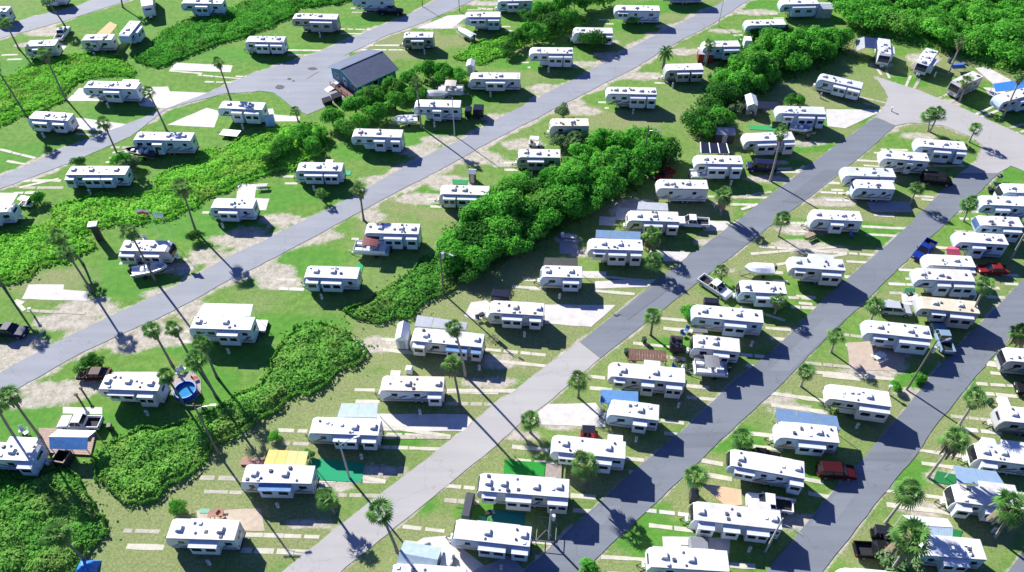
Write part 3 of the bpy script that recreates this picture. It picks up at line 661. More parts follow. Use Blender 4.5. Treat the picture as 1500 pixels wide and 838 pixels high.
# --- below the middle road, upper part
T(1093,37.5,1152,36,'fw','L',[],[.3,.55],bb,(1080,1093),'white trailer with dark palms in front, left of a small grey shed','the trailer behind dark palms')
T(1144,6.5,1200,5.5,'fw','L',[(.3,.9)],[.5],bb,(1128,1142),'pale blue trailer at the top edge beside a grey shed','the top trailer by the grey shed')
T(1030,69,1085,68,'fw','L',[(.55,.95)],[.6],bb,None,'white trailer with a white box at its right end behind the red shed','the trailer behind the red shed')
T(975,103,1031,102,'tt','L',[(.30,.62),(.68,.97)],[],gg,(955,975),'grey trailer with palm shadows on its roof beside the date palm','the trailer beside the date palm',ped=.2)
T(888,137,962.5,138.5,'fw','L',[(.48,.78),(.82,.98)],[.2,.36,.7,.93],wk,(882,892),'white fifth-wheel alone on a lawn, front corner striped black','the lone fifth-wheel on the lawn',ped=.55)
T(805,184.5,863,184.5,'tt','L',[],[.6],ct,None,'old beige trailer with a pale tree in front near the road','the old beige trailer')
T(757,230,821,231,'tt','L',[(.25,.62)],[.22,.5],gg,(738,756),'grey-fronted trailer at the upper left tip of the central grove','the trailer at the tip of the grove',ped=.35)
T(642,284,716,286,'tt','L',[(.10,.34),(.38,.76),(.8,1)],[.3,.52],w,(630,642),'long white trailer whose right end touches the central grove','the trailer touching the grove')
T(532,341,613,343,'fw','L',[(.38,.70),(.78,.97)],[.3,.68,.9],w,(520,532),'white fifth-wheel with blue tree shade on its roof and a red-topped boat in front','the trailer behind the red-topped boat')
T(442,405.5,523,408.5,'tt','L',[(.08,.30),(.36,.72)],[.24,.55],('B','w','g'),(408,440),'white trailer with a narrow green mat along its right end','the trailer above the low thicket',ped=.35)
T(274,480.5,367,483.5,'fw','L',[(.48,.80)],[.15,.58],('B','w','k'),(258,282),'white trailer with a big flat white metal canopy behind it','the trailer with the big white canopy',ped=.62)
T(140,569.5,231,572.5,'fw','L',[(.20,.62),(.68,.93)],[.15,.48,.85],cc,None,'tan fifth-wheel with the round blue pool at its right end','the trailer beside the round pool',far=[],ped=.78)
T(-28,672,50,675.5,'tt','R',[(.70,.97)],[.5,.86],('B','w','n'),None,'white trailer at the left edge beside a blue and white carport','the trailer beside the blue carport',far=[(.3,.85)])
# --- upper right, past the crossroad
T(1306,82.5,1304,58,'tt','L',[(.3,.7)],[.3,.4,.65],wk,None,'white-roofed trailer seen nose-on beside a black canopy at the wood','the nose-on trailer by the black canopy',cap='k')
T(1360.5,96.5,1374.5,75,'tt','L',[(.2,.6)],[.15,.45,.85],wk,None,'white-roofed trailer with dark nose angled toward the crossroad','the dark-nosed trailer near the crossroad',cap='k',ped=.3)
T(1197,115,1262,130,'tt','L',[(.40,.68),(.72,.98)],[.15,.7],('B','w','g'),(1262,1296),'long white trailer slanting toward the left end of the crossroad','the slanting trailer by the crossroad',ped=.2)
T(1408,127,1441,112,'mh','L',[],[.5],('G','w','k'),None,'grey motorhome with a jacked front behind a palm by the crossroad','the grey motorhome behind a palm')
T(1468,150,1530,134,'fw','L',[(.4,.8)],[.6],bb,None,'white fifth-wheel at the right edge in front of a blue tarpaulin','the trailer in front of the blue tarpaulin')
# --- left of the dark road
T(1138,165.5,1211,167.5,'fw','L',[(.14,.34),(.44,.76),(.82,.97)],[.28,.55],bb,None,'white trailer with a white motorboat just below and a concrete apron at right','the trailer above the white motorboat')
T(1091,207,1165,204.5,'fw','L',[(.25,.62),(.78,.98)],[.45],w,None,'white trailer partly hidden by a tall pale-trunked palm','the trailer behind the pale-trunked palm')
T(1018,239.5,1089,240.5,'fw','L',[(.28,.66),(.76,.97)],[.25,.55],w,None,'white trailer in front of a black solar-panel canopy','the trailer below the black panel canopy',ped=.78)
T(962.5,275.5,1038,277,'fw','L',[],[.2,.32,.62],('W','w','b'),(1040,1130),'white trailer with blue wavy stripes and no slide-outs beside the grove','the trailer with blue wavy stripes',wins=1)
T(918.5,322.5,995,325,'tt','L',[(.33,.68),(.78,.98)],[.25,.55],wk,None,'white trailer with dark nose between a grey canopy and a white pickup','the trailer below the two-panel grey canopy')
T(861,364.5,942,367,'fw','L',[(.10,.32),(.38,.70),(.78,.97)],[.3,.6],('W','w','g'),None,'white trailer with three slide-outs below a long blue-grey canopy','the trailer below the three-panel canopy')
T(791,405,853,407,'tt','L',[(.55,.92)],[.2,.75],bb,(770,790),'short rounded trailer with shaded blue wall under the central grove','the short rounded trailer',ped=.48)
T(714,457.5,796,462.5,'tt','L',[(.27,.62),(.76,.96)],[.5,.92],w,None,'white trailer on a concrete lot with a black box behind it','the trailer with a black box behind',ped=.68,far=[])
T(599,498.5,706,509,'tt','L',[(.06,.22),(.52,.80),(.86,.99)],[.22,.92],('C','w','k'),[(560,600),(706,800)],'long white trailer with blue slide awnings and a slender white shed at left','the trailer with the slender shed',tops='wbb',ped=.98)
T(554,571.5,649,573.5,'tt','L',[(.77,.97)],[.45,.92],('W','t','g'),[(520,556),(650,735)],'tan-roofed trailer with one slide-out above a long concrete slab','the tan-roofed trailer',ped=.64,far=[(.15,.3)])
T(449,634,554,638,'tt','L',[(.38,.70),(.78,.97)],[.66,.92],w,[(412,452),(548,650)],'white trailer with a pale blue canopy behind its right half','the trailer with the pale blue canopy',ped=.76)
T(349,706,456,708.5,'tt','L',[(.28,.72)],[.2,.62],('B','w','k'),[(296,352),(470,560)],'white trailer directly in front of the yellow canopy','the trailer in front of the yellow canopy',tops='b',ped=.52)
T(238,788,343,791.5,'tt','L',[(.37,.76)],[.2,.78],w,[(184,240),(352,470)],'white trailer nearest the bottom left with one slide-out and a tan pad behind','the trailer nearest the bottom left',ped=.62)
# --- between the dark road and the second road from the right
T(1343,214,1417,219.5,'fw','L',[(.35,.68),(.80,.98)],[.3,.6],bb,None,'upper of two white trailers at the inner corner of the crossroad','the corner trailer by the crossroad')
T(1291.5,231.5,1362,236.5,'fw','L',[(.55,.66)],[.15,.6],wk,(1268,1290),'white trailer with dark lettered wall beside the black van','the trailer behind the black van')
T(1236,257,1313,259.5,'fw','L',[(.7,.95)],[.6],w,(1212,1236),'white rounded trailer behind a shorter one, pressed side by side','the rear one of two touching trailers')
T(1252,275,1312,277.5,'tt','L',[],[.6],wk,(1205,1250),'short white trailer with dark striped wall in front of a rounded one','the front one of two touching trailers')
T(1190,320.5,1264,324,'tt','L',[(.37,.62)],[.15,.65],('B','w','k'),[(1150,1190),(1268,1330)],'white trailer standing on a vivid green lawn between two lanes','the trailer on the vivid lawn')
T(1157,391.5,1239,396.5,'fw','L',[(.10,.28),(.58,.92)],[.18,.92],cc,[(1130,1152),(1240,1250)],'cream-walled trailer with blocky slide-outs right of the covered boat','the cream trailer beside the covered boat',far=[(.4,.85)])
T(1083,427,1153,430.5,'tt','L',[(.36,.90)],[.2,.72],wk,(1155,1195),'white trailer between the slantwise white pickup and a small palm','the trailer beside the slantwise pickup',cap='k')
T(1014,463.5,1119,473,'fw','L',[(.46,.76)],[.18,.66],w,[(968,1014),(1122,1160)],'long white trailer with many roof vents below the covered boat','the long trailer below the covered boat',ped=.88,vents=[.1,.25,.4,.7,.9])
T(1013,508.5,1084.5,516,'tt','L',[(.46,.78)],[.2,.5],wk,[(930,1000),(1090,1120)],'white trailer directly behind the pontoon boat','the trailer behind the pontoon boat',cap='k')
T(891,550.5,1004,561,'fw','L',[(.08,.22),(.44,.60),(.76,.96)],[.2,.62],w,[(860,892),(1006,1045)],'long white trailer in front of a rusty brown canopy','the trailer below the rusty canopy',far=[(.47,.68)],ped=.95)
T(889,606.5,965,616,'tt','L',[(.52,.78)],[.65],bb,(968,1002),'short white trailer in front of the bright blue canopy','the trailer below the bright blue canopy',ped=.62)
T(806,660.5,916,672,'fw','L',[(.12,.34),(.62,.82)],[.2,.78],w,[(755,806),(918,945)],'white trailer with a red buggy behind and a palm across its wall','the trailer below the red buggy',far=[(.76,.96)])
T(697,718.5,833,729,'fw','L',[(.07,.22),(.33,.60),(.78,.99)],[.13,.30,.65,.90],('W','w','n'),[(650,697),(836,880)],'longest white trailer with dark nose below the green turf rectangle','the longest trailer by the green turf',cap='K')
T(660,788,776,801,'tt','L',[(.36,.70),(.78,.98)],[.46,.92],w,[(590,658),(778,812)],'white trailer in front of the teal mat near the bottom','the trailer in front of the teal mat',cap='K',ped=.66,far=[])
T(567,856,680,864,'tt','L',[],[.6],('W','w','b'),None,'white trailer cut by the bottom edge below a grey metal shed','the trailer below the grey metal shed',cap='b')
# --- between the second road from the right and the right-hand road
T(1471,281.5,1540,284,'mh','L',[(.3,.6)],[.25],bb,None,'white motorhome at the right edge towing the black buggy','the motorhome by the black buggy')
T(1438.5,299.5,1520,303,'fw','L',[(.25,.5)],[.15,.5],bb,(1405,1438),'white trailer at the right edge just below the motorhome','the trailer below the edge motorhome')
T(1434,329.5,1500,333,'fw','L',[(.55,.95)],[.3,.75],bb,(1400,1434),'white trailer with dark blue windscreen-like nose by the right edge','the blue-nosed trailer by the right edge',cap='n')
T(1402.5,354,1478,358.5,'fw','L',[(.30,.55)],[.62,.85],('B','w','k'),(1375,1402),'white trailer with a dark roof panel above the pink-roofed shelter','the trailer above the pink shelter')
T(1358,388,1430,391.5,'fw','L',[(.62,.98)],[.65],w,[(1322,1358),(1470,1492)],'white rounded trailer wedged behind another, red car at its right end','the trailer between the red car and blue pickup')
T(1342.5,409,1429,412.5,'fw','L',[(.36,.58),(.64,.98)],[.15,.45],('B','w','k'),[(1302,1342),(1440,1470)],'white trailer with shaded blue wall in front of a rounded trailer','the trailer above the cream-roofed one')
T(1346,451,1436,459.5,'fw','L',[(.22,.44),(.52,.90)],[.3,.72],('G','y','k'),None,'cream-roofed fifth-wheel with grey walls beside the right-hand road','the cream-roofed fifth-wheel')
T(1267,486.5,1366,497,'fw','L',[(.14,.34),(.52,.96)],[.25,.7,.92],bb,[(1235,1268)],'white trailer with a pickup truck parked across its right end','the trailer with a pickup at its end',far=[])
T(1211,583,1306,596,'fw','L',[(.52,.98)],[.68],('W','w','g'),[(1128,1212)],'white fifth-wheel with plain roof below the utility pole on the right','the plain-roofed fifth-wheel',ped=.56)
T(1139,640,1230,649,'tt','L',[(.35,.78)],[.7],w,[(1098,1140)],'white trailer behind the dark red car with blue-grey canopy behind','the trailer behind the dark red car')
T(1066,681,1179,701.5,'fw','L',[(.10,.36),(.82,.99)],[.18,.92],w,[(1028,1066),(1182,1210)],'long white trailer with black pickup hidden behind its left half','the trailer in front of the black pickup',cap='k',ped=.93)
T(1013,761,1146,776,'tt','L',[(.08,.26),(.36,.54),(.62,.86)],[.12,.93],('W','g','k'),[(948,1013)],'longest grey-roofed trailer below the tan sail canopy','the grey-roofed trailer by the tan canopy',cap='K',ped=.68,far=[(.66,.9)])
T(949,830,1069,837.5,'tt','L',[],[.22,.55],w,[(886,948),(1072,1110)],'white trailer at the bottom edge in front of a grey covered cart','the bottom-edge trailer by the covered cart')
# --- right of the right-hand road
T(1475,528,1540,534,'mh','L',[],[.6],gg,(1445,1475),'grey motorhome at the right edge below a ragged palm','the grey motorhome at the right edge')
T(1467,616,1545,624,'tt','L',[],[.3],('G','w','k'),(1395,1466),'grey trailer at the right edge with a small white cart behind','the trailer at the edge by the small cart')
T(1430,671,1520,683,'tt','L',[(.1,.35)],[.2,.5],wk,(1345,1428),'white trailer with black nose behind the pale blue canopy','the black-nosed trailer behind the canopy',cap='K',far=[(.2,.42),(.52,.9)])
T(1397,734.5,1510,749,'tt','L',[(.05,.24),(.42,.7)],[.25,.65],('W','g','n'),(1294,1396),'white trailer with chrome-striped black nose below the pale blue canopy','the trailer below the pale blue canopy',cap='K',far=[(.42,.9)],ped=.6)
T(1352,813,1446,820,'tt','L',[(.33,.72)],[.16,.52],w,None,'white trailer with roof solar panel below the white and clear canopy','the trailer by the white and clear canopy')
T(1233,862,1320,870,'tt','L',[],[.5],w,None,'white roof just showing at the bottom edge below the black pickup','the roof at the bottom edge')
# empty lots with bare wheel paths
def paths(a, b, w=.6, m=None): path_strip(G(a), G(b), w, m=m)
for a, b in (((470,106),(516,116)),((0,0),(0,0))):
    pass
for l in ([(1130,253),(1185,252)],[(1075,290),(1130,281)],[(1086,307),(1110,299)],[(1135,248),(1160,247)],
          [(1110,392),(1240,372)],[(1112,361),(1280,374)],[(1240,383),(1292,386)],[(1100,372),(1225,362)],[(1280,315),(1310,317)],[(1340,287),(1368,289)],[(1350,292),(1372,294)],
          [(1340,243),(1412,243)],[(1255,235),(1290,237)],[(1290,219),(1330,220)],[(1280,224),(1320,226)],[(1165,253),(1178,243)],
          [(40,455),(125,459)],[(35,444),(22,440)],[(36,455),(24,443)],[(345,112),(375,113)],[(290,110),(368,117)],[(300,120),(345,121)],[(248,104),(296,108)],
          [(1350,155),(1395,135)],[(1365,165),(1400,145)],[(1420,172),(1468,150)],[(1425,176),(1480,155)],[(1285,101),(1291,110)],[(1298,103),(1303,115)],[(1334,111),(1326,128)],[(1349,113),(1338,131)],
          [(1370,85),(1368,84)],[(700,12),(730,14)],[(1230,435),(1266,441)],[(1300,440),(1330,448)],[(640,572),(780,573)],[(490,692),(565,706)],[(1470,190),(1500,182)],[(1480,197),(1510,190)],
          [(1166,434),(1195,436)],[(1170,444),(1190,446)],[(1085,449),(1150,470)],[(0,219),(52,232)],[(10,236),(38,241)],[(28,275),(86,262)],[(20,283),(60,282)],[(165,224),(200,219)],[(160,232),(190,227)],[(155,238),(180,236)],
          [(1180,532),(1250,538)],[(1192,545),(1310,556)],[(1205,550),(1260,556)],[(870,404),(950,412)],[(750,420),(800,423)],[(870,426),(930,431)],[(1445,534),(1490,541)],[(1430,562),(1488,566)],[(1428,575),(1490,581)],[(550,622),(660,640)],[(555,640),(660,641)]):
    if l[0] != l[1]: paths(*l)
# ================================================================ CANOPIES, SHEDS, BUILDING
def quadh(pts, hs): return [P(p[0],p[1],h) for p,h in zip(pts,hs)]
def canopy(pts, hs, m, label, cat='canopy', name='patio_canopy', seams=3, post=WHITE, thick=.07, m2=None, split=None, group='canopies over the patios', posts=True):
    "pts: back-left, back-right, front-right, front-left corners of the roof"
    q = quadh(pts, hs); c = sum(q, Vector())/4; c.z = 0
    root = empty(name, c); tag(root, label, cat, group)
    loc = [p-c for p in q]
    mb = MB(); n = seams
    for k in range(n):
        u0, u1 = k/n+.004, (k+1)/n-.004
        f = lambda a,b,u: a+(b-a)*u
        tl, tr, br, bl = f(loc[0],loc[1],u0), f(loc[0],loc[1],u1), f(loc[3],loc[2],u1), f(loc[3],loc[2],u0)
        mm = m2 if (m2 and split is not None and k >= split) else m
        dz = Vector((0,0,thick)); top = [p+dz for p in (bl,br,tr,tl)]; bot = [bl,br,tr,tl]
        mb.add(bot+top, [(3,2,1,0),(4,5,6,7),(0,1,5,4),(1,2,6,5),(2,3,7,6),(3,0,4,7)], mm)
    mb.build('roof_panel', root)
    mb = MB()
    for a, b in ((0,1),(3,2)): mb.tube(loc[a]-Vector((0,0,.06)), loc[b]-Vector((0,0,.06)), .05,.05, post, 6)
    mb.build('beam', root)
    if m is BLK and post is WHITE:
        for k in range(n+1):
            u = k/n; a_ = loc[0]+(loc[1]-loc[0])*u+Vector((0,0,thick+.03)); b_ = loc[3]+(loc[2]-loc[3])*u+Vector((0,0,thick+.03)); mb = MB(); mb.tube(a_, b_, .09,.09, WHITE, 6); mb.build('frame_bar', root)
    if posts:
        for i, p in enumerate(loc):
            s = p*.96; mb = MB(); mb.tube((s.x,s.y,0),(s.x,s.y,p.z-.05),.05,.05,post,6); mb.build('post', root)
    return root
def gable_tent(ridge, hr, back, hb, front, hf, m1, m2, label, name='carport', cat='canopy', group='canopies over the patios', post=WHITE, seams=1):
    r0, r1 = quadh(ridge,(hr,hr)); b0, b1 = quadh(back,(hb,hb)); f0, f1 = quadh(front,(hf,hf))
    c = (b0+b1+f0+f1)/4; c.z = 0; root = empty(name, c); tag(root, label, cat, group)
    for a0,a1,m in ((b0,b1,m1),(f0,f1,m2)):
        mb = MB(); dz = Vector((0,0,.05)); v = [a0-c,a1-c,r1-c,r0-c]
        mb.add(v+[p+dz for p in v], [(0,1,2,3),(7,6,5,4),(0,4,5,1),(1,5,6,2),(2,6,7,3),(3,7,4,0)], m); mb.build('roof_panel', root)
    for p in (b0,b1,f0,f1):
        s = (p-c)*.95; mb = MB(); mb.tube((s.x,s.y,0),(s.x,s.y,p.z-.02),.05,.05,post,6); mb.build('post', root)
    return root
PB = mat('canopy_pale_blue', (.48,.58,.66), .45, var=.08); BG = mat('canopy_blue_grey', (.15,.24,.37), .45, var=.1); GY = mat('canopy_grey', (.42,.44,.46), .5, var=.12)
WHC = mat('canopy_white', (.70,.71,.71), .5, var=.06); YEL = mat('canopy_yellow', (.80,.55,.14), .6, var=.06); YEL2 = mat('canopy_yellow_b', (.80,.60,.22), .6, var=.06)
BLU = mat('canopy_blue', (.10,.24,.46), .5, var=.1); TAN = mat('sail_tan', (.66,.45,.26), .8, var=.08); RUST = mat('canopy_rust', (.17,.085,.065), .75, var=.3, vs=2)
TARP = mat('tarp_blue', (.04,.20,.55), .5, var=.2, vs=2); BLK = mat('black_panel', (.02,.022,.035), .25); SLAT = mat('slat_yellow', (.55,.40,.18), .8, var=.2, vs=4)
CLR = mat('clear_sheet', (.48,.60,.68), .25, var=.12, vs=3); PINK = mat('tent_pink', (.55,.10,.16), .6); NAVY = mat('canopy_navy', (.03,.045,.13), .5)
TEAL = mat('wall_teal', (.05,.22,.30), .6, var=.08)
canopy([(161,32),(172,37),(160,52),(141,50.5)], [2.9]*4, SLAT, 'slatted yellow-brown patio roof between two trailers near top left', 'patio roof', seams=9, post=WOOD)
canopy([(-26,283),(27,283.5),(19,297),(-34,297)], [2.9]*4, WHC, 'flat white carport roof at the left edge beside a golf cart', 'carport', 'carport')
canopy([(299,444.5),(371,446),(367,463.5),(288,461.5)], [3.1,3.1,2.9,2.9], WHC, 'big flat white metal canopy behind a trailer below the middle road', seams=4)
gable_tent([(72,640),(129,640.8)], 3.2, [(85,629.5),(141,631)], 2.8, [(73,657.5),(128,659)], 2.4, WHC, mat('tarp_roof_blue',(.10,.27,.55),.55,var=.25,vs=3), 'carport with one white and one blue tarp roof slope', 'carport', 'carport', post=WOOD)
canopy([(394,659),(452,662),(447,683.5),(386,681)], [2.95,2.95,2.8,2.8], YEL, 'bright yellow canopy beside the green ground mat', m2=YEL2, split=2, seams=4, post=WHITE)
canopy([(500,591),(554,592),(552,612),(494,611)], [2.9,2.9,2.7,2.7], PB, 'pale blue metal canopy at the left end of the long concrete slab', seams=2)
canopy([(611,462),(685,473),(682,484),(607,478)], [3,3,2.8,2.8], GY, 'long slanted grey metal canopy right of the slender white shed', seams=3)
canopy([(935,296),(978,298.5),(979,309),(933,307)], [2.9]*4, GY, 'grey two-panel canopy behind the trailer with the white pickup', seams=2)
canopy([(873,337),(939,340),(938,352.5),(872,348)], [2.9]*4, BG, 'long blue-grey canopy of three panels beside two fan palms', seams=3)
canopy([(1026,209),(1064,211),(1068,225),(1027,224.5)], [2.9]*4, BLK, 'canopy of black panels in a white frame behind a trailer', seams=3, post=WHITE)
canopy([(921,510.5),(976,514),(977,529),(921,528)], [2.7,2.7,2.5,2.5], RUST, 'rusty brown corrugated canopy left of the pontoon boat', seams=14, post=WOODD)
canopy([(880,571),(935,574),(935,592.5),(879,590)], [2.9]*4, BLU, 'bright blue canopy beside a concrete apron off the pale road', seams=2)
canopy([(1023,707.5),(1086,717),(1087,740),(1062,740)], [3.1,3.1,3.0,2.9], TAN, 'tan shade sail stretched behind the grey-roofed trailer', 'shade sail', 'shade_sail', seams=1, thick=.02, post=DKMET)
canopy([(1136,598),(1226,610),(1231,631),(1138,621)], [2.9]*4, BG, 'blue-grey canopy behind the trailer with the dark red car', seams=3)
canopy([(1396,682.5),(1459,691),(1473,712),(1403,707.5)], [2.9]*4, mat('canopy_mid_blue',(.26,.37,.50),.45,var=.08), 'pale blue canopy over a deep green mat right of the road', seams=2)
canopy([(1320,754.5),(1388,760),(1396,773),(1345,770)], [2.9]*4, WHC, 'white canopy with a clear sheet hung along its front', seams=3)
canopy([(1360,771.5),(1396,774),(1395,788),(1364,786)], [2.85,2.85,2.5,2.5], CLR, 'clear corrugated awning in front of the white canopy', 'awning', 'awning', seams=8)
canopy([(798,377.5),(846,379),(847,392),(795,390)], [2.6]*4, mat('mesh_dark',(.05,.055,.05),.8), 'dark mesh-roofed pergola behind the short rounded trailer', 'pergola', 'pergola', seams=2, post=DKMET)
canopy([(1110,149),(1140,150),(1141,160.5),(1110,159)], [2.6]*4, BLK, 'flat black canopy right of a small grey shed under the trees', seams=1, post=DKMET)
canopy([(1455,123),(1510,115),(1522,128),(1458,134)], [2.9]*4, TARP, 'vivid blue tarpaulin roof at the right edge', 'tarpaulin', 'tarpaulin_roof', seams=3)
gable_tent([(1266,54),(1267,70)], 3.2, [(1253,58),(1255,75)], 2.2, [(1285,57),(1287,72)], 2.6, mat('canopy_side_grey',(.25,.26,.28),.6), NAVY, 'dark navy canopy with a grey side slope at the edge of the wood', 'canopy_tent', post=DKMET)
gable_tent([(1386,364.5),(1404,366)], 2.6, [(1390,361),(1407,362)], 2.2, [(1387,373),(1409,374.5)], 2.1, PINK, PINK, 'pink-red roofed shelter behind a rounded white trailer', 'canopy_tent', 'shelter')
gable_tent([(1393,96),(1412,95)], 2.2, [(1397,93),(1412,92)], 1.2, [(1396,101),(1416,100)], 1.2, mat('tent_blue',(.06,.12,.42),.6), mat('tent_blue',(.06,.12,.42),.6), 'small blue tent under the lone tall palm near the crossroad', 'tent', 'tent')
gable_tent([(1412,421),(1428,424)], 2.3, [(1416,419),(1431,422)], 1.6, [(1409,431),(1431,433)], 1.4, mat('dome_white',(.72,.78,.82),.5), mat('dome_blue',(.42,.56,.68),.5), 'small pale blue tent-like cover at right end of a shaded trailer', 'tent_cover', 'tent')
canopy([(1016,481),(1036,483),(1037,488),(1015,487)], [2.3]*4, mat('shelter_grey',(.16,.16,.17),.6), 'small dark grey shelter just above the trailer with the pontoon boat', 'shelter', 'shelter', seams=1, post=DKMET)

def shed(bl, br, depth, hw, hr, wall, roof, label, ridge='y', name='shed', door=True, cat='shed', over=.12):
    "bl, br: ground corners of the side facing the camera"
    A, B = G(bl), G(br); d = B-A; L_ = d.length; d.normalize(); n = Vector((-d.y,d.x,0)); c = (A+B)/2+n*depth/2
    root = empty(name, c, math.atan2(d.y,d.x)); tag(root, label, cat, 'sheds and huts')
    x, y = L_/2, depth/2; mb = MB()
    if ridge == 'y':
        prof = [(-x,.05),(x,.05),(x,hw),(0,hr),(-x,hw)]; mb.prism(prof,-y,y,wall)
        mb.build('wall', root); mb = MB(); o = over
        for s in (-1,1):
            k = (hr-hw)/x; v = [(s*(x+o),-y-o,hw-k*o+.03),(s*(x+o),y+o,hw-k*o+.03),(0,y+o,hr+.03),(0,-y-o,hr+.03)]
            mb.add(v+[(p[0],p[1],p[2]+.06) for p in v], [(0,1,2,3),(4,5,6,7),(0,1,5,4),(1,2,6,5),(2,3,7,6),(3,0,4,7)], roof)
        mb.build('roof', root)
    else:
        mb.add([(-x,-y,.05),(x,-y,.05),(x,y,.05),(-x,y,.05),(-x,-y,hw),(x,-y,hw),(x,y,hw),(-x,y,hw),(-x,0,hr),(x,0,hr)],
               [(3,2,1,0),(0,1,5,4),(2,3,7,6),(1,2,6,9,5),(3,0,4,8,7),(4,5,9,8),(6,7,8,9)], wall); mb.build('wall', root); mb = MB(); o = over
        for s in (-1,1):
            k = (hr-hw)/y; v = [(-x-o,s*(y+o),hw-k*o+.03),(x+o,s*(y+o),hw-k*o+.03),(x+o,0,hr+.03),(-x-o,0,hr+.03)]
            mb.add(v+[(p[0],p[1],p[2]+.06) for p in v], [(0,1,2,3),(4,5,6,7),(0,1,5,4),(1,2,6,5),(2,3,7,6),(3,0,4,7)], roof)
        mb.build('roof', root)
    if door:
        mb = MB(); w_ = min(.45, x*.6); mb.box(-w_, w_, -y-.04, -y-.004, .1, min(hw-.1,2.0), mat('shed_door',(.42,.43,.44),.6)); dd = mb.build('door', root)
        mb = MB(); mb.box(w_*.7, w_*.85, -y-.08, -y-.044, .95, 1.1, DKMET); mb.build('handle', dd)
    return root
SW = mat('shed_white',(.72,.74,.75),.5,var=.06); SG = mat('shed_grey',(.36,.38,.40),.5,var=.1); SR = mat('shed_red',(.22,.025,.025),.6,var=.15); SD = mat('shed_dark',(.06,.05,.05),.7)
shed((582,511.5),(598.5,512),2.9,2.3,3.0,SW,mat('shed_roof_pale',(.66,.70,.74),.4),'slender white gabled shed beside the long trailer with blue awnings')
shed((684,110),(694.5,110.5),2.2,2.2,2.6,SW,mat('shed_roof_pale',(.66,.70,.74),.4),'small white shed at the left end of a trailer below the thicket')
shed((1021.5,92),(1044,93),2.6,2.1,2.5,SR,mat('shed_roof_pinkish',(.62,.52,.52),.6),'dark red shed with a pale roof under a palm','x')
shed((1194,27),(1216,27.5),3.0,2.4,2.9,SG,mat('shed_roof_grey',(.50,.52,.53),.5),'grey shed at the top beside a pale blue trailer','x')
shed((1092,168.5),(1107,169),3.6,2.2,2.7,mat('shed_grey2',(.45,.47,.49),.5),mat('shed_roof_pale',(.66,.70,.74),.4),'grey gabled shed under the trees left of the concrete apron')
shed((687.5,268.5),(696.5,269),1.3,2.2,2.6,WOODD,mat('shed_roof_grey',(.50,.52,.53),.5),'narrow brown hut behind the trailer touching the grove','x', name='hut')
shed((1046.5,210),(1073,211),2.6,2.1,2.7,SD,mat('shed_roof_lead',(.34,.35,.37),.5),'black-walled shed with grey roof near the black panel canopy','x')
shed((584,846),(637,856),3.4,2.2,2.9,mat('shed_wall_steel',(.30,.34,.38),.5),mat('shed_roof_steel',(.34,.43,.50),.4,var=.12),'grey-blue metal shed on concrete at the bottom near the white cart','x',name='metal_shed')
# white box trailer by the red shed
def box_trailer(bl, br, depth, h, m, label, wheels=True, name='cargo_trailer', z0=.45, cat='cargo trailer', mr=None):
    A, B = G(bl), G(br); d = B-A; L_ = d.length; d.normalize(); n = Vector((-d.y,d.x,0)); c = (A+B)/2+n*depth/2
    root = empty(name, c, math.atan2(d.y,d.x)); tag(root, label, cat)
    mb = MB(); mb.cbox(-L_/2,L_/2,-depth/2,depth/2,z0,h,m,.08); mb.build('body', root)
    mb = MB(); mb.cbox(-L_/2+.12,L_/2-.12,-depth/2+.12,depth/2-.12,h+.002,h+.05,mr or m,.02); mb.build('roof', root)
    if wheels:
        for s in (-1,1):
            mb = MB(); mb.cyl((0,s*(depth/2-.08),.33),'y',.33,.2,BLACKR,12); mb.build('wheel', root)
        mb = MB(); mb.tube((-L_/2,0,.5),(-L_/2-.9,0,.45),.05,.05,DKMET,6); mb.build('tow_bar', root)
    return root
box_trailer((1088,75),(1099,75.5),2.2,2.5,WHITE,'white box trailer at the right end of a trailer beside the trees')
box_trailer((681,174),(690,174.5),2.0,1.7,BLK,'smaller of two black boxes above the middle road')
box_trailer((693,174.5),(708,175),2.2,2.1,BLK,'right and larger of two black boxes above the middle road')
box_trailer((719,446),(746,449),1.7,1.9,BLK,'black box trailer behind the trailer on the concrete lot')
box_trailer((676,766),(689,768),3.4,1.7,mat('charcoal_sheet',(.06,.065,.075),.45),'charcoal covered trailer left of the small pale green mat')
box_trailer((1009,738),(1021,739.5),1.5,1.6,BLK,'black box behind the left end of the grey-roofed trailer',False,'storage_box',.02,'storage box')
box_trailer((1030,450),(1052,452),1.3,1.0,BLK,'low black box behind the long trailer below the covered boat',False,'storage_box',.02,'storage box')
box_trailer((980,518),(998,520),2.4,1.5,mat('mesh_brown',(.055,.045,.045),.8),'dark mesh-sided utility trailer left of the trailer by the pontoon boat',True,'utility_trailer',.4,'utility trailer')
box_trailer((1008,812),(1036,815),1.7,1.5,mat('cover_grey',(.20,.21,.23),.7),'grey covered cart on concrete behind the bottom-edge trailer',True,'covered_cart',.25,'covered cart')
box_trailer((594,548),(604,549),1.0,.9,WHITE,'white storage chest behind the tan-roofed trailer',False,'storage_chest',.02,'chest')
box_trailer((1463,602),(1478,603),1.8,1.0,WHITE,'small white cart behind the grey trailer at the right edge',True,'small_cart',.4,'cart')
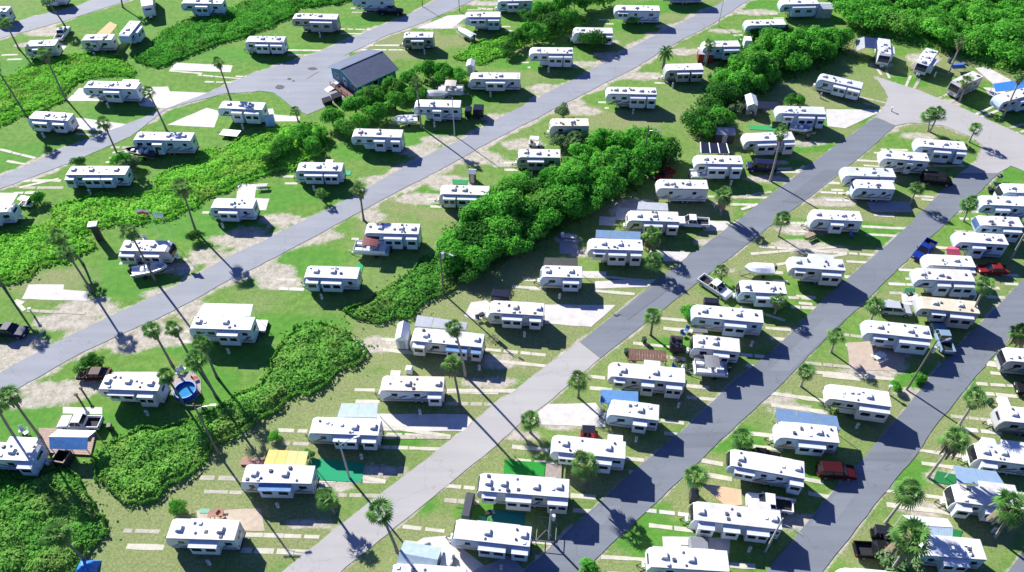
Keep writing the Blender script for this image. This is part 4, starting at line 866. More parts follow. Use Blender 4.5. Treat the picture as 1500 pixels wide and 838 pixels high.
for k,(a,b) in enumerate((((477,158.5),(489,154.5)),((491,152.5),(503,148)))):
    A, B = G(a), G(b); d = B-A; L_ = d.length; d.normalize(); n = Vector((-d.y,d.x,0)); c = (A+B)/2+n*.9
    r_ = empty('dumpster', c, math.atan2(d.y,d.x)); tag(r_, 'black refuse bin at the lot edge, '+('nearer the grass' if k == 0 else 'nearer the blue building'), 'dumpster', 'refuse bins')
    m = mat('bin_black',(.018,.02,.022),.5); mb = MB(); x = L_/2
    mb.add([(-x+.1,-.55,.12),(x-.1,-.55,.12),(x-.1,.55,.12),(-x+.1,.55,.12),(-x,-.65,1.1),(x,-.65,1.1),(x,.65,1.35),(-x,.65,1.35)], [(3,2,1,0),(4,5,6,7),(0,1,5,4),(1,2,6,5),(2,3,7,6),(3,0,4,7)], m); mb.build('bin', r_)
    mb = MB(); mb.add([(-x-.03,-.68,1.12),(x+.03,-.68,1.12),(x+.03,.68,1.38),(-x-.03,.68,1.38),(-x-.03,-.68,1.18),(x+.03,-.68,1.18),(x+.03,.68,1.44),(-x-.03,.68,1.44)], [(3,2,1,0),(4,5,6,7),(0,1,5,4),(1,2,6,5),(2,3,7,6),(3,0,4,7)], mat('bin_lid',(.03,.03,.034),.4)); mb.build('lid', r_)
# ---- the blue-roofed building
def building():
    ew, hr_ = 2.7, 4.45
    A, B = P(523,128.5,ew), P(584,101,ew); d = B-A; d.z = 0; L_ = d.length; d.normalize(); n = Vector((-d.y,d.x,0))
    C_ = P(477,99,ew); wid = abs((C_-A).dot(n)); c = (A+B)/2+n*wid/2; c.z = 0
    root = empty('park_office', c, math.atan2(d.y,d.x)); tag(root, 'teal-walled building with a dark blue shingled gable roof beside the parking lot', 'building')
    x, y, o = L_/2-.5, wid/2-.55, .5
    mb = MB(); mb.add([(-x,-y,0),(x,-y,0),(x,y,0),(-x,y,0),(-x,-y,ew),(x,-y,ew),(x,y,ew),(-x,y,ew),(-x,0,hr_-.2),(x,0,hr_-.2)],
        [(0,1,5,4),(2,3,7,6),(1,2,6,9,5),(3,0,4,8,7)], TEAL); mb.build('wall', root)
    sh = bpy.data.materials.new('roof_shingles'); sh.use_nodes = True; N = sh.node_tree.nodes; Lk = sh.node_tree.links; b = N['Principled BSDF']; b.inputs['Roughness'].default_value = .8
    tc = N.new('ShaderNodeTexCoord'); br = N.new('ShaderNodeTexBrick'); br.inputs['Scale'].default_value = 1.0; br.inputs['Brick Width'].default_value = .9; br.inputs['Row Height'].default_value = .35; br.inputs['Mortar Size'].default_value = .015
    br.inputs['Color1'].default_value = (.075,.10,.155,1); br.inputs['Color2'].default_value = (.10,.13,.19,1); br.inputs['Mortar'].default_value = (.05,.065,.10,1)
    Lk.new(tc.outputs['Object'], br.inputs['Vector']); Lk.new(br.outputs['Color'], b.inputs['Base Color'])
    rf = MB(); X_, Y_ = L_/2, wid/2
    for s in (-1,1):
        v = [(-X_,s*Y_,ew-.05),(X_,s*Y_,ew-.05),(X_,0,hr_),(-X_,0,hr_)]
        rf.add(v+[(p[0],p[1],p[2]+.14) for p in v], [(0,1,2,3),(4,5,6,7),(0,1,5,4),(1,2,6,5),(2,3,7,6),(3,0,4,7)], sh)
    ro = rf.build('roof', root)
    mb = MB(); mb.box(-X_,X_,-.12,.12,hr_+.142,hr_+.19,mat('ridge_cap',(.11,.14,.2),.7)); mb.build('ridge_cap', ro)
    tr = mat('fascia_blue',(.16,.34,.42),.5)
    for s in (-1,1):
        mb = MB(); mb.box(-X_,X_,s*Y_-.04 if s<0 else Y_+.004,s*Y_-.004 if s<0 else Y_+.04,ew-.14,ew+.08,tr); mb.build('fascia', root)
        mb = MB(); mb.path([(-X_-.03,s*Y_,ew+.0),(-X_-.03,0,hr_+.05)],[.09,.09],tr,6); mb.build('bargeboard', root)
    for xw in (-x*.6,-x*.1,x*.45):
        mb = MB(); mb.box(xw-.7,xw+.7,-y-.03,-y-.003,1.0,2.2,WHITE); f = mb.build('window', root); mb = MB(); mb.box(xw-.6,xw+.6,-y-.045,-y-.032,1.1,2.1,GLASS); mb.build('pane', f)
    mb = MB(); mb.box(-x-.05,-x-.004,-.6,.5,.35,2.4,WHITE); dr = mb.build('door', root); mb = MB(); mb.box(-x-.065,-x-.052,-.4,.3,1.3,2.2,GLASS); mb.build('pane', dr)
    for yy in (-y*.6,y*.6):
        mb = MB(); mb.box(-x-.04,-x-.004,yy-.7,yy+.7,1.0,2.1,WHITE); f = mb.build('window', root); mb = MB(); mb.box(-x-.055,-x-.042,yy-.6,yy+.6,1.1,2.0,GLASS); mb.build('pane', f)
    # brown deck with ramp and rail at the gable end
    dk = empty('entrance_deck', c-d*(x+1.3)+n*(-.5), math.atan2(d.y,d.x)); tag(dk, 'brown wooden deck with rails along the gable end of the blue-roofed building', 'deck')
    br_ = mat('deck_red_brown',(.16,.07,.05),.75,var=.25,vs=3)
    mb = MB(); mb.box(-.9,1.1,-3.6,3.2,.22,.35,br_); mb.build('platform', dk)
    for yy in (-3.4,-1.2,1.0,3.0): mb = MB(); mb.box(-.88,-.78,yy-.05,yy+.05,0,1.25,br_); mb.build('post', dk)
    for za in (.75,1.2):
        mb = MB(); mb.box(-.86,-.80,-3.4,.98,za,za+.09,br_); mb.build('rail', dk)
    mb = MB(); mb.box(-.3,.5,1.6,2.6,.36,.9,WHITE,.05); mb.build('chest', dk)
    mb = MB(); mb.add([(-2.6,1.4,.05),(-.92,1.4,.33),(-.92,3.0,.33),(-2.6,3.0,.05)], [(0,1,2,3)], mat('ramp_pale',(.6,.58,.55),.8)); mb.build('ramp', dk)
building()
# ================================================================ VEHICLES
CARP = {'white':(.74,.75,.76),'black':(.012,.012,.014),'navy':(.012,.018,.06),'blue':(.01,.03,.22),'maroon':(.05,.007,.011),'red':(.20,.015,.015),'silver':(.42,.45,.48),'wine':(.16,.02,.06),'bluegrey':(.20,.30,.40)}
def cpaint(c): return mat('car_paint_'+c, CARP[c], .5, var=.02, coat=.0, spec=.14)
def car(kind, color, rear, front, label, name=None, L=None):
    a, b = G(rear), G(front); d = b-a; ln = d.length; d.normalize(); c = (a+b)/2
    L = L or {'pickup':5.7,'suv':4.9,'car':4.6,'van':5.3}[kind]
    root = empty(name or {'pickup':'pickup_truck','suv':'parked_suv','car':'parked_car','van':'parked_van'}[kind], c, math.atan2(d.y,d.x))
    tag(root, label, {'pickup':'pickup','suv':'car','car':'car','van':'van'}[kind], 'cars and trucks parked on the lots')
    p = cpaint(color); x = L/2; W = .95 if kind != 'car' else .88
    # body silhouette below the windows, +x = front
    if kind == 'pickup': lo = [(-x,.55),(-x+.1,.42),(x-.15,.38),(x,.5),(x-.02,.95),(x-.25,1.08),(x-1.65,1.18),(-x+2.12,1.18),(-x+2.1,.62),(-x,.62)]
    elif kind == 'van': lo = [(-x,.5),(-x+.1,.38),(x-.15,.36),(x,.5),(x-.02,.9),(x-.15,1.02),(x-.9,1.2),(-x,1.2)]
    elif kind == 'suv': lo = [(-x,.5),(-x+.1,.38),(x-.15,.36),(x,.5),(x-.02,.88),(x-.2,.98),(x-1.35,1.1),(-x+.02,1.1)]
    else: lo = [(-x,.42),(-x+.1,.3),(x-.15,.28),(x,.42),(x-.04,.72),(x-.25,.8),(x-1.4,.92),(-x+.9,.95),(-x+.1,.88)]
    mb = MB(); mb.prism(lo, -W, W, p, .06); mb.build('body', root)
    # cab: tinted glass house with a painted roof and pillars
    if kind == 'pickup': ca = (-x+2.12, x-1.5, 1.18, 1.82, .28, .75)
    elif kind == 'van': ca = (-x+.03, x-.75, 1.2, 2.05, .12, .75)
    elif kind == 'suv': ca = (-x+.06, x-1.2, 1.1, 1.72, .35, .8)
    else: ca = (-x+.45, x-1.25, .93, 1.42, .7, .8)
    x0,x1,z0,z1,tb,tf = ca
    def frus(xa,xb,ya,za,xc,xd,yb,zb,m,mb):
        mb.add([(xa,-ya,za),(xb,-ya,za),(xb,ya,za),(xa,ya,za),(xc,-yb,zb),(xd,-yb,zb),(xd,yb,zb),(xc,yb,zb)], [(3,2,1,0),(4,5,6,7),(0,1,5,4),(1,2,6,5),(2,3,7,6),(3,0,4,7)], m)
    mb = MB(); frus(x0,x1,W-.07,z0+.002,x0+tb,x1-tf,W-.22,z1,GLASS,mb); mb.build('windows', root)
    mb = MB(); mb.cbox(x0+tb-.06,x1-tf+.08,-W+.18,W-.18,z1+.002,z1+.07,p,.03); ro = mb.build('roof', root)
    mb = MB()
    for s in (-1,1):
        for f in (0,.5,1):
            xb_, xt = x0+(x1-x0)*f, x0+tb+(x1-tf-x0-tb)*f
            mb.tube((xb_,s*(W-.07),z0),(xt,s*(W-.21),z1),.05,.05,p,5)
    mb.build('pillars', root)
    if kind == 'pickup':
        mb = MB()
        for s in (-1,1): mb.box(-x+.02,-x+2.1,s*W-.1 if s>0 else -W,s*W if s>0 else -W+.1,.622,1.14,p)
        mb.build('bed_side', root)
        mb = MB(); mb.box(-x+.0,-x+.1,-W+.102,W-.102,.622,1.14,p); mb.build('tailgate', root)
        mb = MB(); mb.box(-x+.104,-x+2.09,-W+.104,W-.104,.624,.67,mat('bed_liner',(.02,.02,.022),.8)); mb.build('bed_floor', root)
    wr = .38 if kind != 'car' else .33
    for sx in (-x+1.0, x-1.0):
        for s in (-1,1):
            mb = MB(); mb.cyl((sx,s*(W-.08),wr),'y',wr,.22,BLACKR,16); wh = mb.build('wheel', root)
            mb = MB(); mb.cyl((sx,s*(W+.035),wr),'y',wr*.6,.02,RIM,10); mb.build('rim', wh)
    for s in (-1,1):
        mb = MB(); mb.box(x-.06,x+.015,s*(W-.28)-.17,s*(W-.28)+.17,.68,.84,mat('headlight_glass',(.7,.72,.75),.1)); mb.build('headlight', root)
        mb = MB(); mb.box(-x-.015,-x+.05,s*(W-.16)-.1,s*(W-.16)+.1,.75,1.0,mat('tail_light',(.35,.01,.01),.2)); mb.build('tail_light', root)
        mb = MB(); mb.box(x1-tf*.75,x1-tf*.75+.12,s*(W+.1)-.1,s*(W+.1)+.1,z0+.08,z0+.25,p); mb.build('mirror', root)
    mb = MB(); mb.box(x-.02,x+.06,-W+.1,W-.1,.42,.58,DKMET if color != 'white' else GALV); mb.box(-x-.06,-x+.02,-W+.1,W-.1,.46,.6,DKMET); mb.build('bumper', root)
    return root
car('pickup','white',(86,64),(101,43),'white truck parked slanting beside a cream trailer at top left')
car('pickup','black',(556,20),(590,21),'black pickup below the blue trailer with the spare wheel')
car('pickup','navy',(-6,487),(38,491),'dark navy pickup at the left edge above the middle road')
car('car','maroon',(161,552),(119,552),'maroon car behind the left end of the tan fifth-wheel')
car('pickup','white',(150,624),(92,623),'white crew-cab pickup on the grass above the blue and white carport')
car('pickup','white',(1031,331),(996,329),'white pickup at the right end of a trailer by the dark road')
car('pickup','white',(1029,414),(1063,436),'white pickup with dark open bed parked slantwise beside the dark road')
car('car','red',(1470,399),(1432,398),'red car at the right end of a rounded white trailer')
car('car','red',(981,255),(965,265),'red car half hidden at the grove edge above the trailer with wavy stripes')
car('pickup','blue',(1361,360),(1342,382),'bright blue pickup parked at the lane edge left of the pink shelter')
car('van','black',(1353,267),(1386,270),'black van with its front near the lane below two corner trailers')
car('van','navy',(1133,251),(1095,248),'dark blue van with red rear lights beside the tall pale-trunked palm')
car('suv','maroon',(1196,693),(1249,696),'dark red car in the shade beside the right-hand lane')
car('pickup','white',(1148,745),(1102,738),'white pickup with a white bed cover behind the grey-roofed trailer')
car('pickup','black',(1087,671),(1132,677),'black pickup mostly hidden behind a long white trailer')
car('pickup','black',(1256,809),(1312,812),'black pickup with open bed near the bottom right palms')
car('suv','silver',(1291,456),(1326,459),'silver car behind the trailer with a pickup at its end')
car('pickup','bluegrey',(1384,515),(1372,485),'blue-grey pickup parked across the end of a trailer by the lane')
car('suv','black',(1532,578),(1490,573),'black car at the right edge below the grey motorhome')
# pickup bed cover
cv_ = G((1136,743)); cvo = empty('bed_cover', (0,0,0))
bpy.data.objects.remove(cvo)
def buggy(color, rear, front, label, roof=True, name='golf_cart', cat='golf cart'):
    a, b = G(rear), G(front); d = (b-a).normalized(); c = (a+b)/2
    root = empty(name, c, math.atan2(d.y,d.x)); tag(root, label, cat, 'golf carts and buggies')
    p = cpaint(color); mb = MB(); mb.prism([(-1.15,.35),(1.1,.3),(1.2,.6),(.75,.85),(.5,.5),(-.2,.5),(-.25,.75),(-1.15,.8)], -.58, .58, p, .05); mb.build('body', root)
    mb = MB(); mb.box(-.75,-.15,-.52,.52,.76,.9,BLACKR if color != 'white' else mat('seat_tan',(.45,.38,.3),.6)); mb.box(-.85,-.72,-.52,.52,.9,1.3,BLACKR); mb.build('seat', root)
    if roof:
        mb = MB(); mb.cbox(-1.0,.75,-.6,.6,1.78,1.86,WHITE if color in ('white','silver') else BLK,.03); mb.build('roof', root)
        mb = MB()
        for x in (-.9,.65):
            for s in (-.52,.52): mb.tube((x,s,.7),(x*.95,s,1.78),.025,.025,DKMET,5)
        mb.build('roof_frame', root)
    for x in (-.8,.8):
        for s in (-1,1):
            mb = MB(); mb.cyl((x,s*.56,.25),'y',.25,.18,BLACKR,12); mb.build('wheel', root)
    mb = MB(); mb.tube((.45,.25,.7),(.25,.25,1.05),.02,.02,DKMET,5); mb.cyl((.25,.25,1.05),'x',.16,.02,DKMET,10); mb.build('steering_wheel', root)
    return root
buggy('white',(47,303),(34,301),'white golf cart right of the flat white carport at the left edge')
buggy('white',(776,213),(791,214),'white golf cart above the grey-fronted trailer at the grove tip')
buggy('white',(653,840),(659,812),'white cart on concrete beside the grey-blue metal shed')
buggy('red',(852,639),(873,640),'red buggy with black roof behind a trailer near the pale road',True,'buggy','buggy')
buggy('black',(1468,284),(1444,280),'black utility buggy in front of the motorhome at the right edge',True,'buggy','buggy')
buggy('black',(1273,784),(1302,788),'black buggy just above the black pickup at bottom right',True,'buggy','buggy')
# ================================================================ BOATS
HULLW = mat('hull_white',(.74,.76,.78),.3,coat=.4); HULLD = mat('hull_dark',(.03,.035,.05),.3,coat=.4); DECKM = mat('deck_grey',(.45,.47,.5),.6)
def boat(stern, bow, label, L=None, hull='w', cover=None, pontoon=False, bimini=None, trailer_=True, cat='boat', wid=2.2):
    a, b = G(stern), G(bow); d = b-a; L = L or d.length; d.normalize(); c = (a+b)/2; rz = math.atan2(d.y,d.x)
    z0 = .55 if trailer_ else .05
    root = empty('pontoon_boat' if pontoon else 'motorboat', c, rz); tag(root, label, cat, 'boats on the lots')
    hm = HULLW if hull == 'w' else HULLD if hull == 'd' else mat('hull_grey',(.36,.38,.4),.35)
    if pontoon:
        for s in (-1,1):
            mb = MB(); mb.tube((-L/2,s*.85,z0+.3),(L/2-.6,s*.85,z0+.3),.3,.3,GALV,12); mb.tube((L/2-.6,s*.85,z0+.3),(L/2,s*.85,z0+.42),.3,.05,GALV,12); mb.build('pontoon', root)
        mb = MB(); mb.box(-L/2,L/2-.15,-1.2,1.2,z0+.602,z0+.68,DECKM); mb.build('deck', root)
        mb = MB()
        for (xa,xb,ya,yb) in ((-L/2+.5,L/2-.3,-1.18,-1.12),(-L/2+.5,L/2-.3,1.12,1.18),(L/2-.36,L/2-.3,-1.11,1.11)): mb.box(xa,xb,ya,yb,z0+.69,z0+1.25,hm)
        mb.build('rail', root)
        for (xa,xb,ya,yb) in ((-L/2+.6,-L/2+1.6,-1.08,1.08),(L/2-1.7,L/2-.5,-1.08,-.4),(L/2-1.7,L/2-.5,.4,1.08)):
            mb = MB(); mb.box(xa,xb,ya,yb,z0+.69,z0+1.1,WHITE); mb.build('seat', root)
        mb = MB(); mb.box(-.5,.1,.3,1.05,z0+.69,z0+1.45,WHITE,.08); mb.build('console', root)
    else:
        secs = []; n = 7; vs = []
        for i in range(n):
            t = i/(n-1); x = -L/2+L*t; w_ = wid/2*(1 if t < .5 else math.sqrt(max(0,1-((t-.5)/.5)**2.2))); w_ = max(w_,.04)
            sh = z0+.85+.22*t*t; kz = z0+.02+(.45*((t-.6)/.4)**2 if t > .6 else 0)
            vs += [(x,0,kz),(x,-w_*.8,kz+.25),(x,-w_,sh),(x,-w_*.86,sh),(x,-w_*.8,z0+.55 if not cover else sh),(x,w_*.8,z0+.55 if not cover else sh),(x,w_*.86,sh),(x,w_,sh),(x,w_*.8,kz+.25)]
        fs = [];k = 9
        for i in range(n-1):
            for j in range(k): fs.append((i*k+j,i*k+(j+1)%k,(i+1)*k+(j+1)%k,(i+1)*k+j))
        fs += [tuple(range(k-1,-1,-1)), tuple(range((n-1)*k,n*k))]
        mb = MB(); mb.add(vs, [tuple(reversed(f)) for f in fs], hm); mb.build('hull', root)
        if cover:
            mb = MB(); cm = mat('boat_cover_'+cover, {'w':(.76,.78,.8),'g':(.34,.36,.38),'t':(.55,.52,.44)}[cover], .7); vs = []
            for i in range(n):
                t = i/(n-1); x = -L/2+L*t; w_ = max(.03, wid/2*(1 if t < .5 else math.sqrt(max(0,1-((t-.5)/.5)**2.2))))*1.02; sh = z0+.86+.22*t*t
                r_ = .55*math.sin(math.pi*min(1,t*.9+.12))
                vs += [(x,-w_,sh-.15),(x,-w_,sh+.02),(x,-w_*.45,sh+r_*.8),(x,0,sh+r_),(x,w_*.45,sh+r_*.8),(x,w_,sh+.02),(x,w_,sh-.15)]
            fs = [(i*7+j,(i+1)*7+j,(i+1)*7+j+1,i*7+j+1) for i in range(n-1) for j in range(6)]
            mb.add(vs, [tuple(reversed(f)) for f in fs], cm); mb.build('cover', root)
        else:
            mb = MB(); mb.box(-.4,.35,-.42,.42,z0+.56,z0+1.35,hm if hull != 'd' else WHITE,.06); co = mb.build('console', root)
            mb = MB(); mb.add([(.36,-.42,z0+1.3),(.36,.42,z0+1.3),(.18,.36,z0+1.7),(.18,-.36,z0+1.7)], [(0,1,2,3)], GLASS); mb.build('windscreen', co)
            mb = MB(); mb.box(-1.3,-.75,-.5,.5,z0+.56,z0+1.05,WHITE,.04); mb.build('seat', root)
            mb = MB(); mb.box(L*.22,L*.32,-.35,.35,z0+.56,z0+.9,DECKM); mb.build('locker', root)
    if bimini:
        bmn = mat('bimini_'+bimini, {'g':(.20,.20,.21),'r':(.14,.025,.03),'t':(.50,.46,.38)}[bimini], .7); mb = MB()
        x0_, x1_ = (-L*.22, L*.2); vs = []
        for i in range(5):
            t = i/4; vs += [(x0_+(x1_-x0_)*t,-1.1,z0+2.3+.12*math.sin(math.pi*t)),(x0_+(x1_-x0_)*t,1.1,z0+2.3+.12*math.sin(math.pi*t))]
        mb.add(vs, [(2*i,2*i+2,2*i+3,2*i+1) for i in range(4)], bmn); bo = mb.build('bimini_top', root)
        for s in (-1.08,1.08):
            mb = MB()
            for x in (x0_,x1_): mb.tube((0,s,z0+.9),(x,s,z0+2.3),.02,.02,GALV,5)
            mb.build('bimini_frame', bo)
    mb = MB(); mb.box(-L/2-.45,-L/2-.05,-.2,.2,z0+.75,z0+1.3,BLACKR if hull != 'd' else DKMET,.05); mb.box(-L/2-.38,-L/2-.14,-.08,.08,z0-.05,z0+.75,BLACKR); mb.build('outboard_motor', root)
    if trailer_:
        tr = empty('boat_trailer', c, rz); tag(tr, 'boat trailer carrying the '+label, 'boat trailer', 'boat trailers')
        if len(tr['label'].split()) > 16: tr['label'] = 'boat trailer under the '+' '.join(label.split()[:12])
        mb = MB()
        for s in (-.7,.7): mb.tube((-L/2+.2,s,.45),(L*.3,s,.45),.05,.05,GALV,5); mb.tube((L*.3,s,.45),(L/2+.9,0,.45),.05,.05,GALV,5)
        for x in (-L*.3,0,L*.25): mb.tube((x,-.75,.47),(x,.75,.47),.04,.04,GALV,5)
        mb.tube((L/2+.7,0,.03),(L/2+.7,0,.9),.03,.03,GALV,5); mb.build('frame', tr)
        for s in (-1,1):
            mb = MB(); mb.cyl((-L*.15,s*.98,.32),'y',.32,.2,BLACKR,12); mb.build('wheel', tr)
    return root
boat((642,139),(681,140),'tan-topped pontoon boat under a flat cover beside the building grove',None,'g',None,True,'t')
boat((626,145),(658,145.5),'low grey covered boat behind the trailer between two boats',None,'g','g')
boat((612,181),(577,183),'white motorboat below the building bushes',None,'w')
boat((694,61),(672,50),'small white motorboat beached on grass at the tree strip',None,'w','w',wid=1.8)
boat((232,232),(188,227),'dark open boat on a trailer in front of a striped fifth-wheel',None,'d')
boat((196,406),(248,397),'white open boat in front of the trailer with two flags',None,'w')
boat((572,373),(519,370),'white pontoon boat with a dark red top below the middle road',None,'w',None,True,'r')
boat((1155,192),(1187,197),'white motorboat below the trailer with the concrete apron',None,'w')
boat((1010,262),(1048,261),'white boat with raised fittings behind the trailer with wavy stripes',None,'w')
boat((1131,402),(1088,401),'white covered boat standing alone between two lanes',None,'w','w')
boat((1063,549),(1012,546),'large pontoon boat with a dark grey top beside the lane',None,'w',None,True,'g')
# ================================================================ SMALL THINGS
def flat_trailer():
    a, b = G((324,197)), G((353,201)); d = (b-a).normalized(); c = (a+b)/2
    r_ = empty('utility_trailer', c, math.atan2(d.y,d.x)); tag(r_, 'low white flat-topped utility trailer on the grass beside the thicket', 'utility trailer')
    mb = MB(); mb.add([(-1.9,-1,.55),(1.9,-1,.75),(1.9,1,.75),(-1.9,1,.55),(-1.9,-1,.65),(1.9,-1,.85),(1.9,1,.85),(-1.9,1,.65)], [(3,2,1,0),(4,5,6,7),(0,1,5,4),(1,2,6,5),(2,3,7,6),(3,0,4,7)], WHITE); mb.build('flat_bed', r_)
    for s in (-1,1): mb = MB(); mb.cyl((.2,s*.9,.3),'y',.3,.18,BLACKR,12); mb.build('wheel', r_)
    mb = MB(); mb.tube((-1.8,0,.5),(-2.9,0,.4),.05,.05,DKMET,6); mb.build('tow_bar', r_)
flat_trailer()
def leaning_panel():
    c = G((397,183)); r_ = empty('display_board', c, .2); tag(r_, 'pale blue-white board leaning on a stand at the right end of a trailer', 'board')
    mb = MB(); mb.add([(-.9,-.7,.1),(.9,-.7,.1),(.9,.5,2.1),(-.9,.5,2.1),(-.9,-.62,.06),(.9,-.62,.06),(.9,.58,2.06),(-.9,.58,2.06)], [(0,1,2,3),(7,6,5,4),(0,4,5,1),(1,5,6,2),(2,6,7,3),(3,7,4,0)], mat('board_pale',(.55,.66,.75),.5)); mb.build('board', r_)
    for s in (-.8,.8): mb = MB(); mb.tube((s,.5,2.0),(s,1.2,0),.03,.03,DKMET,5); mb.build('leg', r_)
leaning_panel()
def picnic(x, y, rz, label, m=WOOD):
    r_ = empty('picnic_table', G((x,y)), rz); tag(r_, label, 'picnic table', 'picnic tables')
    mb = MB(); mb.box(-.95,.95,-.38,.38,.72,.77,m); mb.build('tabletop', r_)
    for s in (-1,1):
        mb = MB(); mb.box(-.95,.95,s*.72-.14,s*.72+.14,.43,.47,m); mb.build('bench', r_)
        mb = MB(); mb.tube((s*.65,-.7,0),(s*.65,-.25,.71),.04,.04,m,5); mb.tube((s*.65,.7,0),(s*.65,.25,.71),.04,.04,m,5); mb.tube((s*.65,-.72,.42),(s*.65,.72,.42),.035,.035,m,5); mb.build('leg_frame', r_)
picnic(385,276,.1,'grey picnic table on the patio slab above a trailer left of the middle road',mat('table_grey',(.45,.44,.42),.7))
picnic(1221,338,.2,'dark picnic table behind the trailer on the vivid lawn',mat('table_dark',(.14,.13,.12),.7))
picnic(1185,349,.5,'small table on the grass between a short palm and the cream trailer',WOOD)
picnic(836,351,-.2,'pale picnic table under the grove edge near the three-panel canopy',mat('table_pale',(.55,.53,.5),.7))
picnic(1338,103,.3,'picnic table on the sandy pad between two dark-nosed trailers',mat('table_rust',(.30,.16,.1),.7))
picnic(1287,526,.4,'white table on the sandy pad below the trailer with a pickup at its end',WHITE)
picnic(318,757,.1,'reddish picnic table on the tan pad at bottom left',mat('table_rust',(.30,.16,.1),.7))
def pool():
    r_ = empty('round_pool', G((274,577)), .2); tag(r_, 'round above-ground pool with bright blue liner beside the tan fifth-wheel', 'swimming pool')
    R_ = 1.5; n = 28; mb = MB()
    wl = mat('pool_wall',(.02,.08,.42),.5); 
    for k in range(n):
        a0, a1 = 2*math.pi*k/n, 2*math.pi*(k+1)/n
        for (r0,r1,z0,z1,m) in ((R_,R_,0,1.1,wl),(R_-.08,R_-.08,.1,1.1,wl)):
            mb.add([(r0*math.cos(a0),r0*math.sin(a0),z0),(r0*math.cos(a1),r0*math.sin(a1),z0),(r1*math.cos(a1),r1*math.sin(a1),z1),(r1*math.cos(a0),r1*math.sin(a0),z1)], [(0,1,2,3)], m)
    mb.build('wall', r_)
    mb = MB()
    for k in range(n):
        a0, a1 = 2*math.pi*k/n, 2*math.pi*(k+1)/n
        mb.add([((R_-.1)*math.cos(a0),(R_-.1)*math.sin(a0),1.102),((R_+.06)*math.cos(a0),(R_+.06)*math.sin(a0),1.102),((R_+.06)*math.cos(a1),(R_+.06)*math.sin(a1),1.102),((R_-.1)*math.cos(a1),(R_-.1)*math.sin(a1),1.102)], [(0,1,2,3)], mat('pool_rim',(.04,.15,.5),.4))
    mb.build('rim', r_)
    mb = MB(); wm = mat('pool_water',(.04,.26,.50),.08,var=.1,vs=1,spec=.6); mb.add([((R_-.09)*math.cos(2*math.pi*k/n),(R_-.09)*math.sin(2*math.pi*k/n),.62) for k in range(n)], [tuple(range(n))], wm); mb.build('water', r_)
    mb = MB(); 
    for s in (-.2,.2): mb.tube((R_+.35,s,0),(R_,s,1.3),.03,.03,WHITE,5); mb.tube((R_-.35,s,.3),(R_,s,1.3),.03,.03,WHITE,5)
    mb.build('ladder', r_)
pool()
slab([(254,551),(282,543),(294,556),(295,576),(283,588),(264,592),(250,575)], mat('patio_tan',(.36,.32,.28),.9,var=.2,vs=2))
def kiosk():
    r_ = empty('kiosk', G((147,351)), .15); tag(r_, 'tall narrow brown post-box with a white cap at the thicket edge', 'post')
    mb = MB(); mb.box(-.45,.45,-.45,.45,0,3.4,mat('kiosk_brown',(.06,.05,.045),.8)); mb.build('column', r_)
    mb = MB(); mb.box(-.75,.75,-.65,.65,3.402,3.6,WHITE,.05); mb.build('cap', r_)
kiosk()
def flagpole(base, top, cols, label, fl=1.9):
    h = 7.0; r_ = empty('flagpole', G(base)); tag(r_, label, 'flagpole', 'flagpoles')
    mb = MB(); mb.tube((0,0,0),(0,0,h),.04,.025,WHITE,8); mb.build('pole', r_)
    mb = MB(); n = 8; mats = [mat('flag_'+c,{'w':(.75,.75,.75),'r':(.5,.05,.05),'b':(.05,.12,.35),'a':(.55,.75,.75),'y':(.7,.6,.2)}[c],.7) for c in cols]
    for j, m in enumerate(mats):
        hz = 1.1/len(mats)
        for i in range(n):
            x0_, x1_ = -fl*i/n, -fl*(i+1)/n; f = lambda x: .12*math.sin(x*4.2)
            za, zb = h-.1-hz*j, h-.1-hz*(j+1)
            mb.add([(x0_,f(x0_),zb),(x1_,f(x1_),zb-.0),(x1_,f(x1_),za),(x0_,f(x0_),za)], [(0,1,2,3)], m)
    mb.build('flag', r_)
flagpole((236,352),None,'wr','flagpole with a white and red flag behind the trailer with two flags')
flagpole((256,357),None,'aw','flagpole with a pale faded flag behind a trailer above the middle road',1.5)
def lattice():
    A, B = G((785,797)), G((813,800)); d = (B-A); L_ = d.length; d.normalize(); c = (A+B)/2
    r_ = empty('clothes_frame', c, math.atan2(d.y,d.x)); tag(r_, 'square metal frame with crossed bars on legs below the longest trailer', 'metal frame')
    x, y, z = L_/2, 1.55, 1.0; m = mat('frame_dull',(.22,.22,.19),.7); cs = [(-x,0,z),(x,0,z),(x,2*y,z),(-x,2*y,z)]
    mb = MB()
    for i in range(4): mb.tube(cs[i], cs[(i+1)%4], .05,.05,m,6)
    mb.build('rim', r_)
    for a,b in ((0,2),(1,3)): mb = MB(); mb.tube(cs[a], cs[b], .04,.04,m,6); mb.build('cross_bar', r_)
    for p in cs: mb = MB(); mb.tube((p[0],p[1],0), p, .045,.045,m,6); mb.build('leg', r_)
lattice()
def crate():
    A, B = G((84,683)), G((101,686)); d = (B-A).normalized(); r_ = empty('planter_bin', (A+B)/2+Vector((0,.8,0)), math.atan2(d.y,d.x)); tag(r_, 'open-topped black wooden bin in front of the blue and white carport', 'bin')
    m = mat('bin_wood',(.03,.025,.022),.8); mb = MB()
    for (xa,xb,ya,yb) in ((-.9,.9,-.9,-.8),(-.9,.9,.8,.9),(-.9,-.8,-.798,.798),(.8,.9,-.798,.798)): mb.box(xa,xb,ya,yb,0,1.5,m)
    mb.build('side', r_); mb = MB()
    for (xa,xb,ya,yb) in ((-.95,.95,-.95,-.78),(-.95,.95,.78,.95),(-.95,-.78,-.778,.778),(.78,.95,-.778,.778)): mb.box(xa,xb,ya,yb,1.502,1.56,WOOD)
    mb.build('rim', r_); mb = MB(); mb.box(-.79,.79,-.79,.79,.02,.4,BLACKR); mb.build('fill', r_)
crate()
